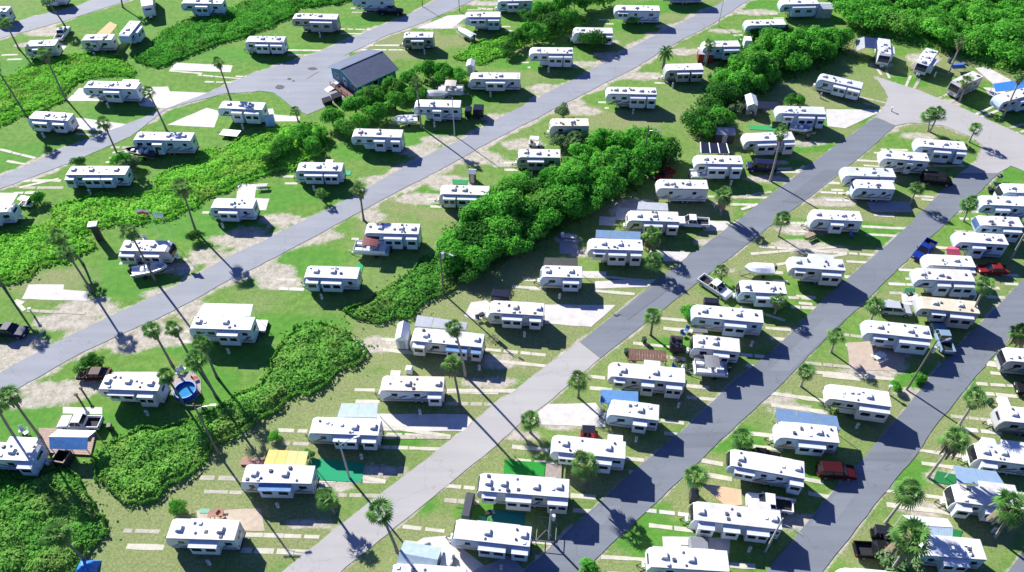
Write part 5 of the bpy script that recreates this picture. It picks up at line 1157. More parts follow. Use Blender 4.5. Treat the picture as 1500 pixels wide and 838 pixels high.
def deck():
    for pts, h, m, nm, lb in (([(58,628),(142,632),(134,668),(62,664)], .25, mat('deck_pinkish',(.38,.28,.22),.8,var=.2,vs=3), 'wooden_deck', 'pinkish wooden deck under the blue and white carport'),
                              ([(800,680),(823,682),(822,702),(798,700)], .25, mat('deck_grey_brown',(.33,.28,.25),.8,var=.2,vs=3), 'wooden_deck', 'grey wooden deck at the right end of the green turf rectangle'),
                              ([(356,671),(390,672),(384,683),(352,682)], .26, mat('deck_red',(.40,.22,.17),.8,var=.2,vs=3), 'wooden_deck', 'reddish deck at the left end of the yellow canopy'),
                              ([(369,471),(394,472),(389,490),(365,488)], .5, WHITE, 'white_deck', 'white deck platform at the right end of the trailer with the big canopy')):
        q = G2(pts); c = sum(q, Vector())/4; r_ = empty(nm, c); tag(r_, lb, 'deck', 'decks'); l = [p-c for p in q]; mb = MB(); n = 12
        for k in range(n):
            f = lambda a_,b_,u: a_+(b_-a_)*u
            u0, u1 = k/n+.004, (k+1)/n-.004; v = [f(l[0],l[3],u0),f(l[1],l[2],u0),f(l[1],l[2],u1),f(l[0],l[3],u1)]; z0 = Vector((0,0,h-.05)); z1 = Vector((0,0,h))
            mb.add([p+z0 for p in v]+[p+z1 for p in v], [(0,1,2,3),(7,6,5,4),(4,5,1,0),(5,6,2,1),(6,7,3,2),(7,4,0,3)], m)
        mb.build('floorboards', r_)
        mb = MB(); v = [p*.96 for p in l]; z0 = Vector((0,0,.065)); z1 = Vector((0,0,h-.055)); mb.add([p+z0 for p in v]+[p+z1 for p in v], [(0,1,2,3),(7,6,5,4),(4,5,1,0),(5,6,2,1),(6,7,3,2),(7,4,0,3)], WOODD); mb.build('base', r_)
deck()
def heap():
    c = G((128,834)); r_ = empty('tarpaulin', c); tag(r_, 'crumpled vivid blue tarpaulin over a mound at the bottom left', 'tarpaulin')
    n = 16; vs, fs = [], []
    for j in range(n+1):
        for i in range(n+1):
            u, v = i/n*2-1, j/n*2-1; r2 = max(abs(u),abs(v)); z = 1.3*max(0,1-r2**2)+.18*mnoise.noise((u*3,v*3,2)); vs.append((u*1.3,v*1.1,max(.02,z)))
    for j in range(n):
        for i in range(n): fs.append((j*(n+1)+i,j*(n+1)+i+1,(j+1)*(n+1)+i+1,(j+1)*(n+1)+i))
    mb = MB(); mb.add(vs, fs, TARP); mb.build('sheet', r_, True)
heap()
def bicycle(x, y, rz, label, col):
    r_ = empty('bicycle', G((x,y)), rz); tag(r_, label, 'bicycle', 'bicycles'); m = mat('bike_'+col, CARP[col], .3)
    for s in (-.52,.52):
        mb = MB(); n = 20
        for k in range(n):
            a0, a1 = 2*math.pi*k/n, 2*math.pi*(k+1)/n; mb.tube((s+.33*math.cos(a0),0,.34+.33*math.sin(a0)),(s+.33*math.cos(a1),0,.34+.33*math.sin(a1)),.025,.025,BLACKR,5,False)
        mb.build('wheel', r_)
    mb = MB(); 
    for a,b in (((-.52,0,.34),(-.1,0,.3)),((-.1,0,.3),(-.2,0,.85)),((-.2,0,.75),(.35,0,.8)),((-.1,0,.3),(.35,0,.75)),((-.52,0,.34),(-.2,0,.75)),((.52,0,.34),(.35,0,.95))): mb.tube(a,b,.025,.025,m,5)
    mb.build('frame', r_); mb = MB(); mb.tube((.33,-.3,1.0),(.33,.3,1.0),.02,.02,DKMET,5); mb.build('handlebar', r_); mb = MB(); mb.box(-.32,-.08,-.08,.08,.86,.92,BLACKR); mb.build('saddle', r_)
bicycle(719,497,.3,'blue bicycle at the right end of the trailer with blue awnings','blue')
bicycle(726,500,-.5,'second bicycle beside the blue one, nearer the wheel paths','silver')
for k,(b, lb) in enumerate((((118,588),'short dark post at the sandy edge left of the tan fifth-wheel, the nearer one'),((125,579),'short dark post left of the tan fifth-wheel, the farther one'),((1299,576),'short grey post carrying a box beside the utility pole on the right'),((50,463),'short grey post below the empty concrete slab at left'),((1305,163),'low white marker post at the corner of the crossroad'))):
    r_ = empty('marker_post', G(b)); tag(r_, lb, 'post'); mb = MB(); mb.box(-.09,.09,-.09,.09,0,1.5 if k != 4 else .9,WOODD if k < 2 else GALV); mb.build('post', r_); mb = MB(); mb.box(-.2,.2,-.14,.14,1.502 if k != 4 else .902,1.8 if k != 4 else 1.0,WOODD if k < 2 else WHITE); mb.build('head', r_)
def camp_chair(x, y, rz, col, label):
    r_ = empty('camp_chair', G((x,y)), rz); tag(r_, label, 'chair', 'chairs on the lots'); m = mat('chair_'+col, {'blue':(.05,.16,.42),'white':(.7,.72,.74),'red':(.35,.04,.04),'green':(.04,.2,.12),'grey':(.2,.21,.22)}[col], .7)
    mb = MB(); mb.box(-.3,.3,-.3,.3,.42,.47,m); mb.build('seat', r_)
    mb = MB(); mb.add([(-.3,.28,.48),(.3,.28,.48),(.3,.44,1.0),(-.3,.44,1.0),(-.3,.31,.48),(.3,.31,.48),(.3,.47,1.0),(-.3,.47,1.0)], [(0,1,2,3),(7,6,5,4),(0,4,5,1),(1,5,6,2),(2,6,7,3),(3,7,4,0)], m); mb.build('backrest', r_)
    for sx in (-.28,.28):
        for sy in (-.28,.28): mb = MB(); mb.tube((sx,sy,0),(sx,sy,.42),.02,.02,DKMET,5); mb.build('leg', r_)
def grill(x, y, rz, label):
    r_ = empty('barbecue', G((x,y)), rz); tag(r_, label, 'barbecue', 'barbecues'); mb = MB(); mb.box(-.4,.4,-.28,.28,.75,1.0,BLACKR,-.02); mb.build('firebox', r_)
    mb = MB(); mb.prism([(-.4,1.003),(.4,1.003),(.4,1.1),(.25,1.25),(-.25,1.25),(-.4,1.1)],-.28,.28,DKMET,.03); mb.build('lid', r_)
    mb = MB(); mb.box(.42,.8,-.25,.25,.9,.93,GALV); mb.build('side_shelf', r_)
    for sx in (-.35,.35):
        for sy in (-.22,.22): mb = MB(); mb.tube((sx,sy,0),(sx,sy,.75),.025,.025,DKMET,5); mb.build('leg', r_)
def wheelie_bin(x, y, rz, label, col='g'):
    r_ = empty('wheeled_bin', G((x,y)), rz); tag(r_, label, 'bin', 'wheeled bins'); m = mat('bin_'+col, {'g':(.02,.06,.03),'b':(.03,.05,.12),'k':(.02,.02,.022)}[col], .5)
    mb = MB(); mb.add([(-.22,-.25,.08),(.22,-.25,.08),(.22,.25,.08),(-.22,.25,.08),(-.29,-.32,1.0),(.29,-.32,1.0),(.29,.34,1.0),(-.29,.34,1.0)], [(3,2,1,0),(4,5,6,7),(0,1,5,4),(1,2,6,5),(2,3,7,6),(3,0,4,7)], m); mb.build('bin', r_)
    mb = MB(); mb.box(-.31,.31,-.35,.37,1.002,1.07,m,.04); mb.build('lid', r_)
    for s in (-.24,.24): mb = MB(); mb.cyl((s,.3,.1),'x',.1,.06,BLACKR,10); mb.build('wheel', r_)
def tank(x, y, label):
    r_ = empty('water_tank', G((x,y))); tag(r_, label, 'tank', 'white tanks'); mb = MB(); mb.tube((0,0,.03),(0,0,.75),.32,.32,WHITE,14); mb.tube((0,0,.75),(0,0,.95),.32,.12,WHITE,14); mb.build('vessel', r_); mb = MB(); mb.tube((0,0,.95),(0,0,1.08),.1,.1,GALV,10); mb.build('valve', r_)
for a in ((1000,492,.5,'blue','blue chair left of the small dark grey shelter'),(1005,486,-.6,'blue','second blue chair close to the dark grey shelter'),(988,540,.9,'blue','blue chair among the clutter left of the pontoon boat'),(33,633,.3,'white','white chair on the grass behind the trailer at the left edge'),(40,636,-.7,'white','second white chair beside the first at the left edge'),
          (262,548,.2,'white','white chair on the patio behind the round pool'),(270,543,1.2,'white','white lounge chair at the far side of the pool patio'),(287,556,2.0,'red','reddish chair on the pool patio nearest the palms'),(1337,100,.4,'white','white chair on the sandy pad near the dark-nosed trailer'),(325,757,1.0,'red','red chair beside the reddish picnic table'),
          (825,349,.3,'white','white chair beside the pale picnic table under the grove edge'),(1120,165,.4,'grey','grey chair under the flat black canopy by the trees'),(1113,163,-.4,'red','red chair under the flat black canopy by the trees'),(213,352,.4,'white','white chair behind the trailer with two flags'),(205,350,.9,'grey','grey chair behind the trailer with two flags'),(1247,348,.6,'blue','blue chair in front of the trailer on the vivid lawn'),(700,470,.3,'grey','grey chair at the left end of the trailer on the concrete lot'),(1010,712,.2,'green','green chair near the tan shade sail')): camp_chair(*a)
for a in ((993,534,.3,'barbecue among the clutter behind the pontoon boat'),(1330,437,.2,'barbecue beside the white sheet near the cream-roofed fifth-wheel'),(706,467,.5,'barbecue by the left end of the trailer on the concrete lot'),(716,757,.3,'barbecue at the corner of the teal ground mat'),(1462,264,.3,'barbecue behind the motorhome at the right edge'),(1100,172,.6,'barbecue in front of the grey gabled shed by the trees')): grill(*a)
for a in ((163,629,.2,'small dark bin on the grass right of the white crew-cab pickup','k'),(1448,592,.2,'dark bin right of the ragged palm by the small white cart','g'),(943,502,.2,'green bin at the verge by the dark mesh trailer','g'),(1183,205,.2,'dark bin at the lane verge below the white motorboat','k'),(917,519,.2,'green bin at the left end of the rusty canopy','g'),(1390,92,.2,'blue bin beside the small blue tent','b')): wheelie_bin(*a)
for a in ((1000,541,'white tank among the clutter left of the pontoon boat'),(1345,446,'white tank left of the cream-roofed fifth-wheel'),(760,690,'') ,(655,818,'')):
    if a[2]: tank(*a)
# ================================================================ POLES
def pole(base, h, label, lamp=None, transformer=False, cross=False, m=None, r0=.15, name='utility_pole'):
    r_ = empty(name, G(base)); tag(r_, label, 'utility pole' if name == 'utility_pole' else 'pole', 'poles along the roads')
    m = m or mat('pole_wood',(.16,.14,.12),.85,var=.25,vs=2)
    mb = MB(); mb.tube((0,0,0),(0,0,h),r0,r0*.62,m,10); mb.build('shaft', r_)
    if lamp is not None:
        e = Vector((math.cos(lamp),math.sin(lamp),0)); mb = MB(); mb.path([Vector((0,0,h-1.2)),Vector((0,0,h-.8))+e*.9,Vector((0,0,h-.65))+e*1.9],[.04,.04,.035],GALV,6); ar = mb.build('lamp_arm', r_)
        mb = MB(); p = Vector((0,0,h-.66))+e*2.2; q = Vector((-e.y,e.x,0)); 
        v = [p-e*.38-q*.13,p+e*.38-q*.1,p+e*.38+q*.1,p-e*.38+q*.13]; dz = Vector((0,0,.16)); mb.add([a-dz*.5 for a in v]+[a*1+dz*.5 for a in v], [(3,2,1,0),(4,5,6,7),(0,1,5,4),(1,2,6,5),(2,3,7,6),(3,0,4,7)], GALV); mb.build('lamp_head', ar)
    if transformer:
        mb = MB(); mb.tube((.35,0,h-2.4),(.35,0,h-1.4),.24,.24,mat('transformer_grey',(.5,.52,.54),.4),12); mb.build('transformer', r_)
    if cross:
        mb = MB(); mb.box(-1.0,1.0,-.06,.06,h-.5,h-.38,m); mb.build('cross_arm', r_)
        for s in (-.9,0,.9): mb = MB(); mb.tube((s,0,h-.38),(s,0,h-.2),.05,.03,mat('insulator',(.3,.3,.32),.3),6); mb.build('insulator', r_)
    return r_
PALE = mat('pole_pale',(.45,.44,.42),.8,var=.15)
pole((650,431),10.5,'utility pole with transformer and lamp at the lower tip of the central grove',-.6,True)
pole((941,246),9.5,'lamp pole rising from the right part of the central grove',-.4)
pole((1328,571),11,'tall dark pole with twin lamps beside the right-hand lane',.35,True)
pole((322,668),12,'utility pole with a lamp standing in the thicket below the round pool',.1,False,True)
pole((512,700),9,'lamp pole with its base on the green ground mat',.4,False,False,PALE)
pole((1121,808),8.5,'pale pole with a curved lamp arm at the right end of the grey-roofed trailer',-.7,False,False,PALE,.13)
pole((804,790),7.5,'grey utility pole rising beside the square metal frame',None,True,False,PALE)
pole((899,126),4.8,'slim white pole at the road verge left of the lone lawn trailer',None,False,False,WHITE,.05,'white_pole')
pole((1052,38),7.2,'grey pole near the top on the verge right of the middle road',None,False,False,PALE,.1)
pole((666,199),8.5,'thin grey pole on the grass below the trailer between two boats',None,False,False,PALE,.11)
pole((673,17),6,'dark thin pole at the top edge beside the building road',None,False,False,None,.1)
pole((619,10),5,'short dark pole at the top near the blue trailer with spare wheel',None,False,False,None,.1)
pole((841,14),6,'thin dark pole among the strip of trees at the top',None,False,False,None,.1)
# ================================================================ VEGETATION
def leafmat(name, c1, c2, rough=.85, sub=.0):
    m = bpy.data.materials.new(name); m.use_nodes = True; N = m.node_tree.nodes; L = m.node_tree.links; b = N['Principled BSDF']
    b.inputs['Roughness'].default_value = rough; b.inputs['Specular IOR Level'].default_value = .04
    at = N.new('ShaderNodeAttribute'); at.attribute_name = 'tint'; oi = N.new('ShaderNodeObjectInfo')
    ad = N.new('ShaderNodeMath'); ad.operation = 'MULTIPLY_ADD'; ad.inputs[1].default_value = .35; L.new(oi.outputs['Random'], ad.inputs[0]); L.new(at.outputs['Fac'], ad.inputs[2])
    sb = N.new('ShaderNodeMath'); sb.operation = 'SUBTRACT'; sb.inputs[1].default_value = .17; L.new(ad.outputs[0], sb.inputs[0])
    mx = N.new('ShaderNodeMixRGB'); mx.inputs[1].default_value = (*c1,1); mx.inputs[2].default_value = (*c2,1); L.new(sb.outputs[0], mx.inputs[0]); tcx = N.new('ShaderNodeTexCoord'); gm = N.new('ShaderNodeNewGeometry'); nz2 = N.new('ShaderNodeTexNoise'); nz2.inputs['Scale'].default_value = .16; nz2.inputs['Detail'].default_value = 3; L.new(gm.outputs['Position'], nz2.inputs['Vector'])
    rp = N.new('ShaderNodeMapRange'); rp.inputs[1].default_value = .5; rp.inputs[2].default_value = .72; rp.inputs[4].default_value = .55; L.new(nz2.outputs['Fac'], rp.inputs[0])
    mx0 = mx; mx = N.new('ShaderNodeMixRGB'); L.new(rp.outputs[0], mx.inputs[0]); L.new(mx0.outputs[0], mx.inputs[1]); mx.inputs[2].default_value = (c2[0]*.95+.015, c2[1]*.55, c2[2]*.9+.01, 1)
    L.new(mx.outputs[0], b.inputs['Base Color'])
    tr = N.new('ShaderNodeBsdfTranslucent'); L.new(mx.outputs[0], tr.inputs['Color'])
    ms = N.new('ShaderNodeMixShader'); ms.inputs[0].default_value = .38; L.new(b.outputs[0], ms.inputs[1]); L.new(tr.outputs[0], ms.inputs[2]); L.new(ms.outputs[0], N['Material Output'].inputs['Surface'])
    return m
LEAF_TREE = leafmat('leaf_tree', (.055,.29,.030), (.19,.58,.07)); LEAF_DARK = leafmat('leaf_dark', (.035,.15,.025), (.10,.32,.05))
LEAF_VINE = leafmat('leaf_vine', (.14,.46,.04), (.32,.72,.09)); LEAF_SHRUB = leafmat('leaf_shrub', (.09,.32,.045), (.28,.56,.10)); LEAF_OLIVE = leafmat('leaf_olive', (.05,.085,.02), (.16,.20,.055))
LEAF_GREY = leafmat('leaf_grey', (.09,.21,.07), (.24,.38,.16))
FROND = leafmat('palm_frond', (.06,.19,.04), (.20,.38,.10)); DEAD = mat('dead_frond', (.21,.165,.105), .9, var=.3, vs=3); BARK = mat('bark', (.12,.095,.075), .95, var=.3, vs=4, bump=.4); PBARK = mat('palm_bark', (.19,.17,.145), .95, var=.3, vs=5, bump=.3); PBARKL = mat('palm_bark_pale', (.36,.32,.27), .95, var=.25, vs=5, bump=.3)
def leaves_mesh(name, pts, nrm, size, m, rs, tint, base=None):
    "one small folded leaf clump (two triangles pairs) at every point; arrays Nx3"
    n = len(pts); r = rs
    rnd = r.normal(size=(n,3)); nrm = nrm/np.linalg.norm(nrm,axis=1)[:,None]; nn = nrm+rnd*.34; nn /= np.linalg.norm(nn,axis=1)[:,None]
    t = np.cross(nn, r.normal(size=(n,3))); t /= np.linalg.norm(t,axis=1)[:,None]; b = np.cross(nn,t)
    s = (size*r.uniform(.6,1.35,n))[:,None]
    k = r.uniform(.5,.9,n)[:,None]; fold = nn*s*r.uniform(-.35,.15,n)[:,None]
    v = np.stack([pts-t*s, pts-b*s*k+fold, pts+t*s, pts+b*s*k+fold],1).reshape(-1,3)
    f = np.arange(n*4).reshape(-1,4); fl = f.tolist(); tn = tint
    off = 0
    if base is not None:
        bv, bf, bt = base; f2 = [tuple(i+len(v) for i in q) for q in bf]; v = np.concatenate([v,bv]); fl = fl+f2; tn = np.concatenate([tint, np.full(len(bf),bt)])
    me = bpy.data.meshes.new(name); me.from_pydata(v.tolist(), [], fl); me.materials.append(m)
    a = me.attributes.new('tint','FLOAT','FACE'); a.data.foreach_set('value', tn.astype(np.float32)); me.update(); return me
def crown_pts(seed, R, H, n, lobes=9, spread=.75):
    "points on the shells of several overlapping leaf masses"
    r = np.random.RandomState(seed); P_, N_, T_ = [], [], []
    ls = []
    for i in range(lobes):
        a = r.uniform(0,2*np.pi); d = R*spread*np.sqrt(r.uniform(0,1)); rr = R*r.uniform(.32,.55)
        ls.append((d*np.cos(a), d*np.sin(a), H*(.55+.45*r.uniform()*(1-d/R*.6))-rr*.4, rr))
    ls.append((0,0,H-R*.5,R*.55))
    w = np.array([l[3]**2 for l in ls]); w /= w.sum()
    for (x,y,z,rr), k in zip(ls, (w*n).astype(int)):
        d = r.normal(size=(k,3)); d[:,2] = np.abs(d[:,2])*1.1-.35*(r.uniform(size=k)<.45); d /= np.linalg.norm(d,axis=1)[:,None]
        ph = r.uniform(0,6,3); bump = 1+.16*np.sin(d[:,0]*5+ph[0])*np.sin(d[:,1]*5+ph[1])+.10*np.sin(d[:,2]*9+ph[2])
        rad = rr*bump*(1-.35*r.uniform(size=k)**2.2)
        P_.append(np.stack([x+d[:,0]*rad, y+d[:,1]*rad, z+d[:,2]*rad*.8],1)); N_.append(d+np.array([0,0,.35])); T_.append(np.clip(r.uniform(.1,.8)+r.uniform(-.3,.3,k),0,1))
    p = np.concatenate(P_); p[:,2] = np.maximum(p[:,2], .15)
    return p, np.concatenate(N_), np.concatenate(T_), r
CROWNS = []
for sd in range(5):
    p, n_, t_, r_ = crown_pts(100+sd, 1.0, 1.25, 3800, 11); CROWNS.append(leaves_mesh('crown_mesh_%d' % sd, p, n_, .060, LEAF_TREE, r_, t_))
CROWND = []
for sd in range(3):
    p, n_, t_, r_ = crown_pts(140+sd, 1.0, 1.2, 3000, 10, .85); CROWND.append(leaves_mesh('crown_dark_%d' % sd, p, n_, .060, LEAF_DARK, r_, t_))
CROWNG = []
for sd in range(2):
    p, n_, t_, r_ = crown_pts(160+sd, 1.0, 1.1, 1700, 8, .85); CROWNG.append(leaves_mesh('crown_grey_%d' % sd, p, n_, .085, LEAF_GREY, r_, t_))
TRUNKS = []
for sd in range(3):
    r = random.Random(sd); mb = MB(); mb.path([(0,0,0),(.03,.02,.35),(.0,.05,.75)],[.09,.075,.05],BARK,8)
    for k in range(5):
        a = k*1.26+r.uniform(-.3,.3); mb.path([(0,0.03,.4+.06*k),(.3*math.cos(a),.3*math.sin(a),.62),(.62*math.cos(a),.62*math.sin(a),.82)],[.045,.03,.012],BARK,6)
    TRUNKS.append(mb.mesh('tree_trunk_%d' % sd))
def tree(x, y, R, label, H=None, grp='trees', pool=None, name='broadleaf_tree', cat='tree'):
    "x, y: where the middle of the crown shows in the survey frame"
    H = H or R*1.15
    w_ = P(x, y, H*.6); w_.z = 0; rr = random.Random(int(x*31+y*17)); k_ = rr.uniform(.88,1.22) if grp.startswith('trees of') else 1; R *= k_; H *= k_*rr.uniform(.85,1.2) if k_ != 1 else 1
    if k_ != 1 and rr.random() < .22: pool = CROWND
    root = empty(name, w_, rr.uniform(0,6.28)); tag(root, label, cat, grp)
    tk = link('trunk', rr.choice(TRUNKS), root); tk.scale = (R,R,H)
    cr = link('crown', rr.choice(pool or CROWNS), root); cr.scale = (R*rr.uniform(.92,1.1),R*rr.uniform(.92,1.1),H)
    return root
ORD = ['first','second','third','fourth','fifth','sixth','seventh','eighth','ninth','tenth','eleventh','twelfth','thirteenth','fourteenth','fifteenth','sixteenth','seventeenth','eighteenth','nineteenth','twentieth']
def grove(lst, where, grp, pool=None, kind='tree'):
    "lst of rows (far to near); each row left to right"
    for rname, row in lst:
        row = sorted(row)
        for i, (x,y,R) in enumerate(row):
            pos = 'leftmost' if i == 0 else 'rightmost' if i == len(row)-1 else ORD[i]+' from the left'
            tree(x, y, R, '%s, %s in the %s row of %s' % (kind, pos, rname, where) if len(lst) > 1 else '%s, %s of %s' % (kind, pos, where), grp=grp, pool=pool)
grove([('upper',[(858,226,3),(880,207,3),(906,213,2.9),(934,203,3),(958,213,2.8),(978,229,2.6)]),
       ('second',[(838,247,3),(864,250,2.8),(890,244,3),(916,239,3.2),(945,240,2.8)]),
       ('third',[(742,287,3.2),(763,266,2.7),(787,274,3),(814,266,3.2),(838,274,2.8),(864,283,2.9),(893,272,3),(925,258,2.6)]),
       ('fourth',[(690,322,3),(716,303,3),(745,314,3.2),(771,303,3),(800,299,3.1),(831,299,3.3),(856,305,2.4)]),
       ('lower',[(662,352,3.1),(690,348,3.2),(717,334,3.1),(742,340,3.4),(770,334,3.2),(797,326,3),(728,362,2.9)]),
       ('lowest',[(655,376,2.6),(680,376,2.8),(704,384,2.6),(690,398,2.0),(757,360,2.6)])], 'the central grove', 'trees of the central grove')
grove([('upper',[(576,127,2.5),(600,117,2.6),(626,103,2.5),(650,107,2.7),(670,112,2.2)]),
       ('lower',[(486,172,2.6),(508,188,2.5),(520,158,2.5),(543,142,2.5),(553,166,2.5),(578,150,2.4),(608,138,2.1),(530,178,2.0)])], 'bushes behind the blue-roofed building', 'bushes behind the building')
grove([('upper',[(775,30,3),(800,18,3.2),(828,8,3.2),(858,3,3),(885,-2,2.8)]),
       ('lower',[(758,55,2.8),(783,48,3),(808,38,3),(832,30,2.6),(745,70,2.2)])], 'the tree strip at the top', 'trees of the top strip')
grove([('upper',[(1105,78,3),(1128,66,3),(1152,74,3.8),(1180,70,3.8),(1204,58,3.5),(1228,60,3)]),
       ('middle',[(1060,112,2.8),(1084,97,3),(1108,103,3.2),(1135,88,3.2),(1164,92,3.2),(1210,75,2.6)]),
       ('lower',[(1024,178,3),(1042,158,3),(1052,178,2.8),(1060,135,2.8),(1082,122,3),(1106,125,2.8),(1030,192,2.2),(1125,110,2.6)])], 'the grove beside the crossroad', 'trees of the grove by the crossroad')
grove([('single',[(1105,50,2.2),(1128,48,2.4),(1148,46,2.4)])], 'three before a trailer near the grey shed', 'dark trees in front of a trailer', CROWND, 'dark tree')
tree(868,58,2.7,'dark spreading tree standing in front of a white trailer above the middle road',3.2,'single trees',CROWND)
tree(927,30,1.5,'small round bush at the front of a pale blue trailer near the top',1.7,'single bushes',name='bush',cat='bush')
tree(822,208,1.9,'grey-green bushy tree in front of the old beige trailer',2.2,'single trees',CROWNG)
tree(843,205,2.3,'grey-green tree at the right of the old beige trailer',2.6,'single trees',CROWNG)
tree(825,163,1.6,'small grey-green tree behind the old beige trailer',2.4,'single trees',CROWNG)
tree(1080,158,1.7,'pale grey-green bush left of a grey gabled shed',1.8,'single bushes',CROWNG,'bush','bush')
for (x,y,R,lb,pl) in ((117,238,1.6,'dark round bush behind the trailer with three roof units',CROWND),(177,234,1.8,'larger bush at the right end of the trailer with three roof units',CROWNS),(191,240,1.8,'dusty grey bush behind the right end of a long trailer',CROWNG),(288,344,1.5,'round dark bush at the foot of a tall palm on the lawn',CROWND),
                      (131,531,1.7,'dark bush above the maroon car',CROWND),(260,744,1.2,'small round bush alone on the dry grass at bottom left',CROWNS),(475,284,0.9,'tiny bush on the verge above the middle road',CROWNS),(55,291,1.6,'bush beside the golf cart at the left edge',CROWNS),(20,288,0.1,'',CROWNS),
                      (1010,458,1.4,'bright low bush at the left end of the long trailer below the covered boat',CROWNS),(1160,150,1.9,'low dark bush above the trailer with a white motorboat',CROWND),(1170,148,1.6,'low bush right of the dark one above the white motorboat trailer',CROWNS),(1345,553,1.0,'bright green bush at the foot of the tall lamp pole by the lane',CROWNS),(1313,566,1.0,'small green bush beside the grey box post',CROWNS),(863,832,1.3,'bush at the bottom edge beside the second lane',CROWNS),
                      (1320,832,2.2,'yellow-green shrub under the palms at the bottom edge',CROWNG),(402,640,.9,'small bush behind the yellow canopy',CROWNS),(452,666,.9,'bush at the right end of the yellow canopy',CROWNS),(1290,400,.1,'',CROWNS),(1022,250,.1,'',CROWNS)):
    if lb: tree(x,y,R,lb,R*1.05,'single bushes',pl,'bush','bush')
# ---- low vine and shrub thickets: uncountable growth, one mass each
def thicket(pts, hmax, m, seed, dens=17, size=.22, wood=0, name='undergrowth', label=''):
    w_ = [(p.x,p.y) for p in G2(pts)]; r = np.random.RandomState(seed)
    x0,x1 = min(p[0] for p in w_), max(p[0] for p in w_); y0,y1 = min(p[1] for p in w_), max(p[1] for p in w_)
    # uneven outline
    poly = []
    for i,a in enumerate(w_):
        b = w_[(i+1)%len(w_)]; d = math.hypot(b[0]-a[0],b[1]-a[1]); k = max(1,int(d/1.0))
        for q in range(k):
            t = q/k; px, py = a[0]+(b[0]-a[0])*t, a[1]+(b[1]-a[1])*t; nx, ny = -(b[1]-a[1])/max(d,.01), (b[0]-a[0])/max(d,.01); o = mnoise.noise((px*.35,py*.35,seed))*1.5+mnoise.noise((px*1.3,py*1.3,seed+5))*.7
            poly.append((px+nx*o,py+ny*o))
    pa = np.array(poly); pb = np.roll(pa,-1,0)
    def inside(X,Y):
        c = np.zeros(len(X),bool)
        for (xa,ya),(xb,yb) in zip(pa,pb):
            c ^= ((ya > Y) != (yb > Y)) & (X < (xb-xa)*(Y-ya)/((yb-ya) or 1e-9)+xa)
        return c
    def dist(X,Y):
        d = np.full(len(X),1e9)
        for (xa,ya),(xb,yb) in zip(pa,pb):
            l2 = (xb-xa)**2+(yb-ya)**2+1e-9; t = np.clip(((X-xa)*(xb-xa)+(Y-ya)*(yb-ya))/l2,0,1); d = np.minimum(d,np.hypot(X-xa-t*(xb-xa),Y-ya-t*(yb-ya)))
        return d
    ph = r.uniform(0,6.28,8)
    # lumps: many small mounds of different height
    nl = int((x1-x0)*(y1-y0)/3.2); LX, LY = r.uniform(x0,x1,nl), r.uniform(y0,y1,nl); LR = r.uniform(.8,2.0,nl); LH = r.uniform(.1,1,nl)**1.3; LT = r.uniform(0,1,nl)
    cell = {}
    for i in range(nl): cell.setdefault((int(LX[i]//2.2),int(LY[i]//2.2)),[]).append(i)
    def tl_(X,Y): return np.clip(.5+.5*np.sin(X*.31+ph[0]+1.3*np.sin(Y*.23+ph[1]))*np.sin(Y*.37+ph[2]+np.sin(X*.19+ph[3]))+.25*np.sin(X*.9+ph[4])*np.sin(Y*1.1+ph[5]),0,1)
    def height(X,Y,D):
        h = np.zeros(len(X)); tt = np.full(len(X),.4); cx, cy = (X//2.2).astype(int), (Y//2.2).astype(int)
        for j in range(len(X)):
            for a in (-1,0,1):
                for b in (-1,0,1):
                    for i in cell.get((cx[j]+a,cy[j]+b),()):
                        q = 1-((X[j]-LX[i])**2+(Y[j]-LY[i])**2)/LR[i]**2
                        if q > 0:
                            v = LH[i]*math.sqrt(q)
                            if v > h[j]: h[j] = v; tt[j] = LT[i]
        e = np.clip(D/1.6,0,1); return hmax*(.50+.50*h)*e**.7, tt*.6+.4*tl_(X,Y)
    area = abs(sum(a[0]*b[1]-b[0]*a[1] for a,b in zip(poly,poly[1:]+poly[:1])))/2
    n = int(area*dens*((x1-x0)*(y1-y0)/area)); X, Y = r.uniform(x0,x1,n), r.uniform(y0,y1,n); k = inside(X,Y); X, Y = X[k], Y[k]
    D = dist(X,Y); Hh, tt = height(X,Y,D)
    z = Hh*(1-.20*r.uniform(size=len(X))**2); e = .15
    hx, _ = height(X+e,Y,D); hy, _ = height(X,Y+e,D)
    nr = np.stack([-(hx-Hh)/e, -(hy-Hh)/e, np.full(len(X),.9)],1); nr = np.clip(nr,-1.6,1.6)
    # leaves hanging down the outer side
    m_ = len(poly); side = []; sn = []
    ctr = pa.mean(0)
    for i in range(m_):
        a, b = pa[i], pb[i]; d = np.hypot(*(b-a)); q = max(1,int(d*hmax*dens*.8))
        t = r.uniform(size=q); pp = a+(b-a)*t[:,None]; nn = np.array([b[1]-a[1],a[0]-b[0]])/max(d,.01)
        sg = 1 if sum((p[0]*q_[1]-q_[0]*p[1]) for p,q_ in zip(poly,poly[1:]+poly[:1])) > 0 else -1
        for u in pp: side.append((u[0]-nn[0]*sg*.1,u[1]-nn[1]*sg*.1,r.uniform(.05,hmax*.55))); sn.append((nn[0]*sg,nn[1]*sg,.4))
    # stragglers creeping out over the grass
    for i in range(m_):
        a, b = pa[i], pb[i]; d = np.hypot(*(b-a)); q = max(1,int(d*5*max(0,.55+mnoise.noise((a[0]*.3,a[1]*.3,seed+9)))))
        nn = np.array([b[1]-a[1],a[0]-b[0]])/max(d,.01)*sg
        for t in r.uniform(size=q):
            o_ = r.exponential(.45); side.append((a[0]+(b[0]-a[0])*t+nn[0]*o_, a[1]+(b[1]-a[1])*t+nn[1]*o_, .06+.3*r.uniform()*math.exp(-o_))); sn.append((nn[0]*.3,nn[1]*.3,.9))
